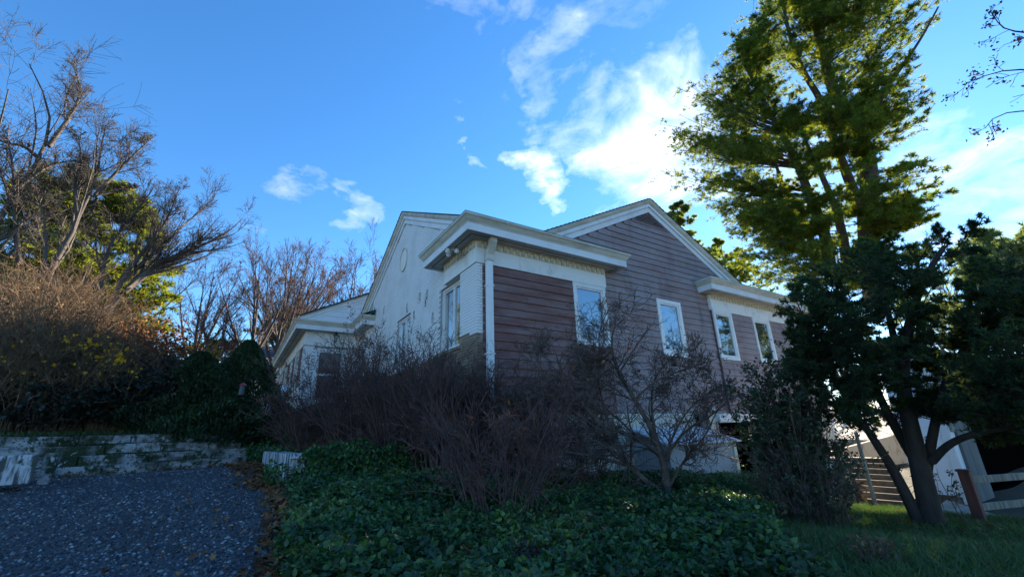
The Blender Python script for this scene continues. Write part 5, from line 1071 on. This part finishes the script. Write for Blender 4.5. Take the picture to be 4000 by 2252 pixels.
# moss on the treads
x = rng.uniform(-.2, 3.1, 9000); c_ = rng.integers(0, 4, 9000); s_ = .02+.25*c_+rng.uniform(0, .25, 9000); z = 1.12+.165*c_+.165; kk = (np.sin(x*2.3+c_)+rng.normal(size=9000)*.5) < .1-.5*x/3
P_ = SA[None]+SD[None]*x[:, None]+SN[None]*s_[:, None]; Cn = np.stack([P_[:, 0], P_[:, 1], z], 1)[kk]
x = rng.uniform(-.2, 2.2, 5000); c_ = rng.integers(0, 4, 5000); z = 1.12+.165*c_+rng.uniform(0, .16, 5000); kk = np.sin(x*4.1+c_*2)+np.sin(z*23+x)+rng.normal(size=5000)*.5 > .8+x*.5
P_ = SA[None]+SD[None]*x[:, None]+SN[None]*(.01+.25*c_)[:, None]; Cn = np.concatenate([Cn, np.stack([P_[:, 0], P_[:, 1], z], 1)[kk]])
V, F, c = leaves(Cn, rng, (.015, .035), .7, [(.035, .055, .018), (.05, .07, .02), (.03, .045, .02)], D=np.array([0, -.1, .8])+np.zeros_like(Cn), dj=.8); prop(mesh_obj('moss', V, [F], M['leaf'], col=c), kind='stuff')
# fallen leaves: a band along the gravel edge, a few on the ivy and in the shrubs
def litter(name, pts, n, sd, seed, L=(.06, .13), pal=((.26, .11, .045), (.20, .085, .04), (.34, .17, .07), (.15, .07, .04), (.30, .14, .06)), lift=.03):
    rng = np.random.default_rng(seed); p = resample([(a, b, 0) for a, b in pts], 60)[rng.integers(0, 60, n)]; x = p[:, 0]+rng.normal(size=n)*sd; y = p[:, 1]+rng.normal(size=n)*sd
    Cn = np.stack([x, y, height(x, y)+lift+rng.uniform(0, .05, n)], 1); D = np.concatenate([rng.normal(size=(n, 2)), rng.normal(size=(n, 1))*.15], 1)
    # lobed leaf: five points round a centre
    a = np.linspace(0, 2*np.pi, 10, endpoint=False)[None]+rng.uniform(0, 6.28, (n, 1)); rad = (rng.uniform(L[0], L[1], (n, 1))*.5)*np.where(np.arange(10) % 2 == 0, 1, .45)[None]*rng.uniform(.8, 1.2, (n, 10))
    tl = rng.normal(size=(n, 2))*.35; dx, dy = rad*np.cos(a), rad*np.sin(a); dz = dx*tl[:, :1]+dy*tl[:, 1:]+rng.normal(size=(n, 10))*.006+rad*rad*3.0
    V = np.concatenate([Cn[:, None], Cn[:, None]+np.stack([dx, dy, dz], -1)], 1).reshape(-1, 3); b = np.arange(n)[:, None]*11
    F = np.concatenate([b+np.array([0, 1+j, 1+(j+1) % 10]) for j in range(10)]); pal = np.array(pal); c = np.repeat(pal[rng.integers(0, len(pal), n)]*rng.uniform(.6, 1.3, (n, 1)), 11, 0)
    prop(mesh_obj(name, V, [F], M['dryleaf'], col=c), kind='stuff')
litter('fallen_leaves', [(-3.6, -4.3), (-3.55, -3.8), (-3.42, -2.4), (-3.3, -1.3), (-3.25, -.4)], 420, .10, 320)
litter('fallen_leaves', [(-3.3, -.3), (-3.42, 1.5), (-3.5, 3.0), (-3.6, 3.6)], 900, .20, 321, (.05, .11))
litter('fallen_leaves', [(-3.5, 3.3), (-4.5, 2.9), (-6, 2.1)], 160, .10, 322, (.04, .08))
litter('fallen_leaves', [(-2.5, -4.3), (-1, -3.5), (1, -3.5), (2.5, -3)], 45, .7, 323, (.07, .12), lift=.17)
litter('fallen_leaves', [(-3.2, -4.6), (-2.9, -3.2), (-2.6, -1.6), (-1.5, -1.2)], 70, .22, 325, (.05, .10), lift=.12)
litter('fallen_leaves', [(-4.2, -4.6), (-4.0, -2.5), (-4.0, 0)], 70, .30, 326, (.03, .08))
litter('fallen_leaves', [(1.5, -6), (2.8, -5.6), (4.5, -5.2), (6, -4.2)], 500, .4, 324, (.05, .10))

# trees behind the viewpoint, which the windows mirror
for k, (lab, x, y, h_) in enumerate((('broad bare tree behind the viewpoint, mirrored in the bay window', 13, -14, 11), ('bare tree behind the viewpoint, mirrored in the middle window', 19, -12.5, 11), ('bare tree far behind the viewpoint at the right', 26, -12, 12), ('slim bare tree behind the viewpoint at the left', -20, -16, 14))):
    b = np.array([x, y, hz(x, y)])
    bare_tree(lab, [([b, b+(.2, .1, h_*.4), b+(-.2, .3, h_*.95)], .28, .03), ([b+(0, 0, h_*.25), b+(1.5, .8, h_*.45), b+(3.6, 1, h_*.8)], .13, .02), ([b+(0, 0, h_*.2), b+(-1.8, .4, h_*.45), b+(-4, .6, h_*.75)], .13, .02), ([b+(0, 0, h_*.3), b+(.2, -2, h_*.5), b+(.6, -3.4, h_*.8)], .12, .02)], 400+k, M['bark_grey'],
              [dict(k=8, tr=(.2, 1), ang=(20, 50), ln=(.25, .45), m=5, upb=.2, wob=.1, rad=.5), dict(k=6, tr=(.15, 1), ang=(15, 50), ln=(.35, .65), m=4, upb=.1, wob=.1, rad=.5)], rmin=.012)
generic('bare tree beyond the sunlit driveway seen through the evergreen', 3330, 1650, 1050, 38, 41, M['bark_grey'], 1.1, None, 300, OR, 5, .4)
generic('bare tree behind the outbuilding at the far right', 3880, 1650, 950, 34, 42, M['bark_grey'], 1.1, None, 200, OR, 5, .2)

# scraps of dead climber on the white gable, a bird feeder, two small foreground plants
rng = np.random.default_rng(500)
vs = thing('climbing_vine', (.07, 3.4, 3.5), 'scraps of dead climber scattered over the white gable wall', 'vine'); cs_, st = [], []
for u, v, k in ((1662, 1178, 26), (1668, 1150, 12), (1640, 1160, 10), (1618, 1232, 16), (1590, 1205, 10), (1600, 1250, 8), (1690, 1240, 10), (1575, 1310, 14), (1640, 1330, 12), (1500, 1210, 10), (1560, 1345, 14), (1655, 1380, 18), (1600, 1390, 18)):
    r = ray(u, v); p = CAM+r*((.065-CAM[0])/r[0]); q = p+np.stack([-.012*rng.uniform(0, 1, k), rng.normal(size=k)*.06, rng.normal(size=k)*.10], 1); cs_.append(q)
    for j in range(4): st.append([p+(0, rng.normal()*.04, -.14), p+(-.01, rng.normal()*.05, 0), p+(-.005, rng.normal()*.08, .15)])
V, F, c = leaves(np.concatenate(cs_), rng, (.02, .045), .5, [(.07, .06, .04), (.10, .08, .05), (.05, .07, .03)]); mesh_obj('leaf_cluster', V, [F], M['dryleaf'], vs, col=c)['kind'] = 'stuff'
st = np.array(st); branch_obj('stem', [(st, np.full(st.shape[:2], .003), 3)], M['twig_grey'], vs)
b = at(942, 1540, 11.6); bf = thing('bird_feeder', b, 'small hanging bird feeder with a red top before the conifers', 'bird feeder')
MB().cyl(b, b+(0, 0, .20), .055, .05, 12).build('feeder_tube', M['greydoor'], bf); MB().cyl(b+(0, 0, .20), b+(0, 0, .26), .085, .02, 12).build('feeder_top', mat('red_feeder_plastic', (.35, .03, .03), .4), bf)
MB().cyl(b-(0, 0, .02), b, .09, .09, 12).build('feeder_tray', M['iron'], bf); P = np.array([[b+(0, 0, .26), b+(.02, 0, .5), b+(-.05, .05, .8)]]); branch_obj('wire', [(P, np.full((1, 3), .004), 4)], M['iron'], bf)
for lab, u, v, d, pal_, k in (('small maroon plant in the ivy at the bottom centre of the bank', 2080, 2262, 3.45, [(.10, .03, .04), (.07, .025, .03)], 260), ('small brown dry weed at the bottom edge of the grass', 3420, 2235, 4.1, [(.16, .10, .07), (.12, .08, .05)], 260)):
    q = at(u, v, d); g_ = hz(q[0], q[1]); t = thing('small_plant', (q[0], q[1], g_), lab, 'plant')
    a = rng.uniform(0, 6.28, 14); P = np.array([[(q[0], q[1], g_), (q[0]+.07*math.cos(x), q[1]+.07*math.sin(x), g_+.10), (q[0]+.13*math.cos(x), q[1]+.13*math.sin(x), g_+.17)] for x in a]); branch_obj('stem', [(P, np.full((14, 3), .003), 3)], M['twig_purple'], t)
    Cn = np.array([q[0], q[1], g_])+np.stack([rng.normal(size=k)*.08, rng.normal(size=k)*.08, rng.uniform(.04, .2, k)], 1); V, F, c = leaves(Cn, rng, (.02, .045), .6, pal_); mesh_obj('leaf_cluster', V, [F], M['leaf'], t, col=c)['kind'] = 'stuff'
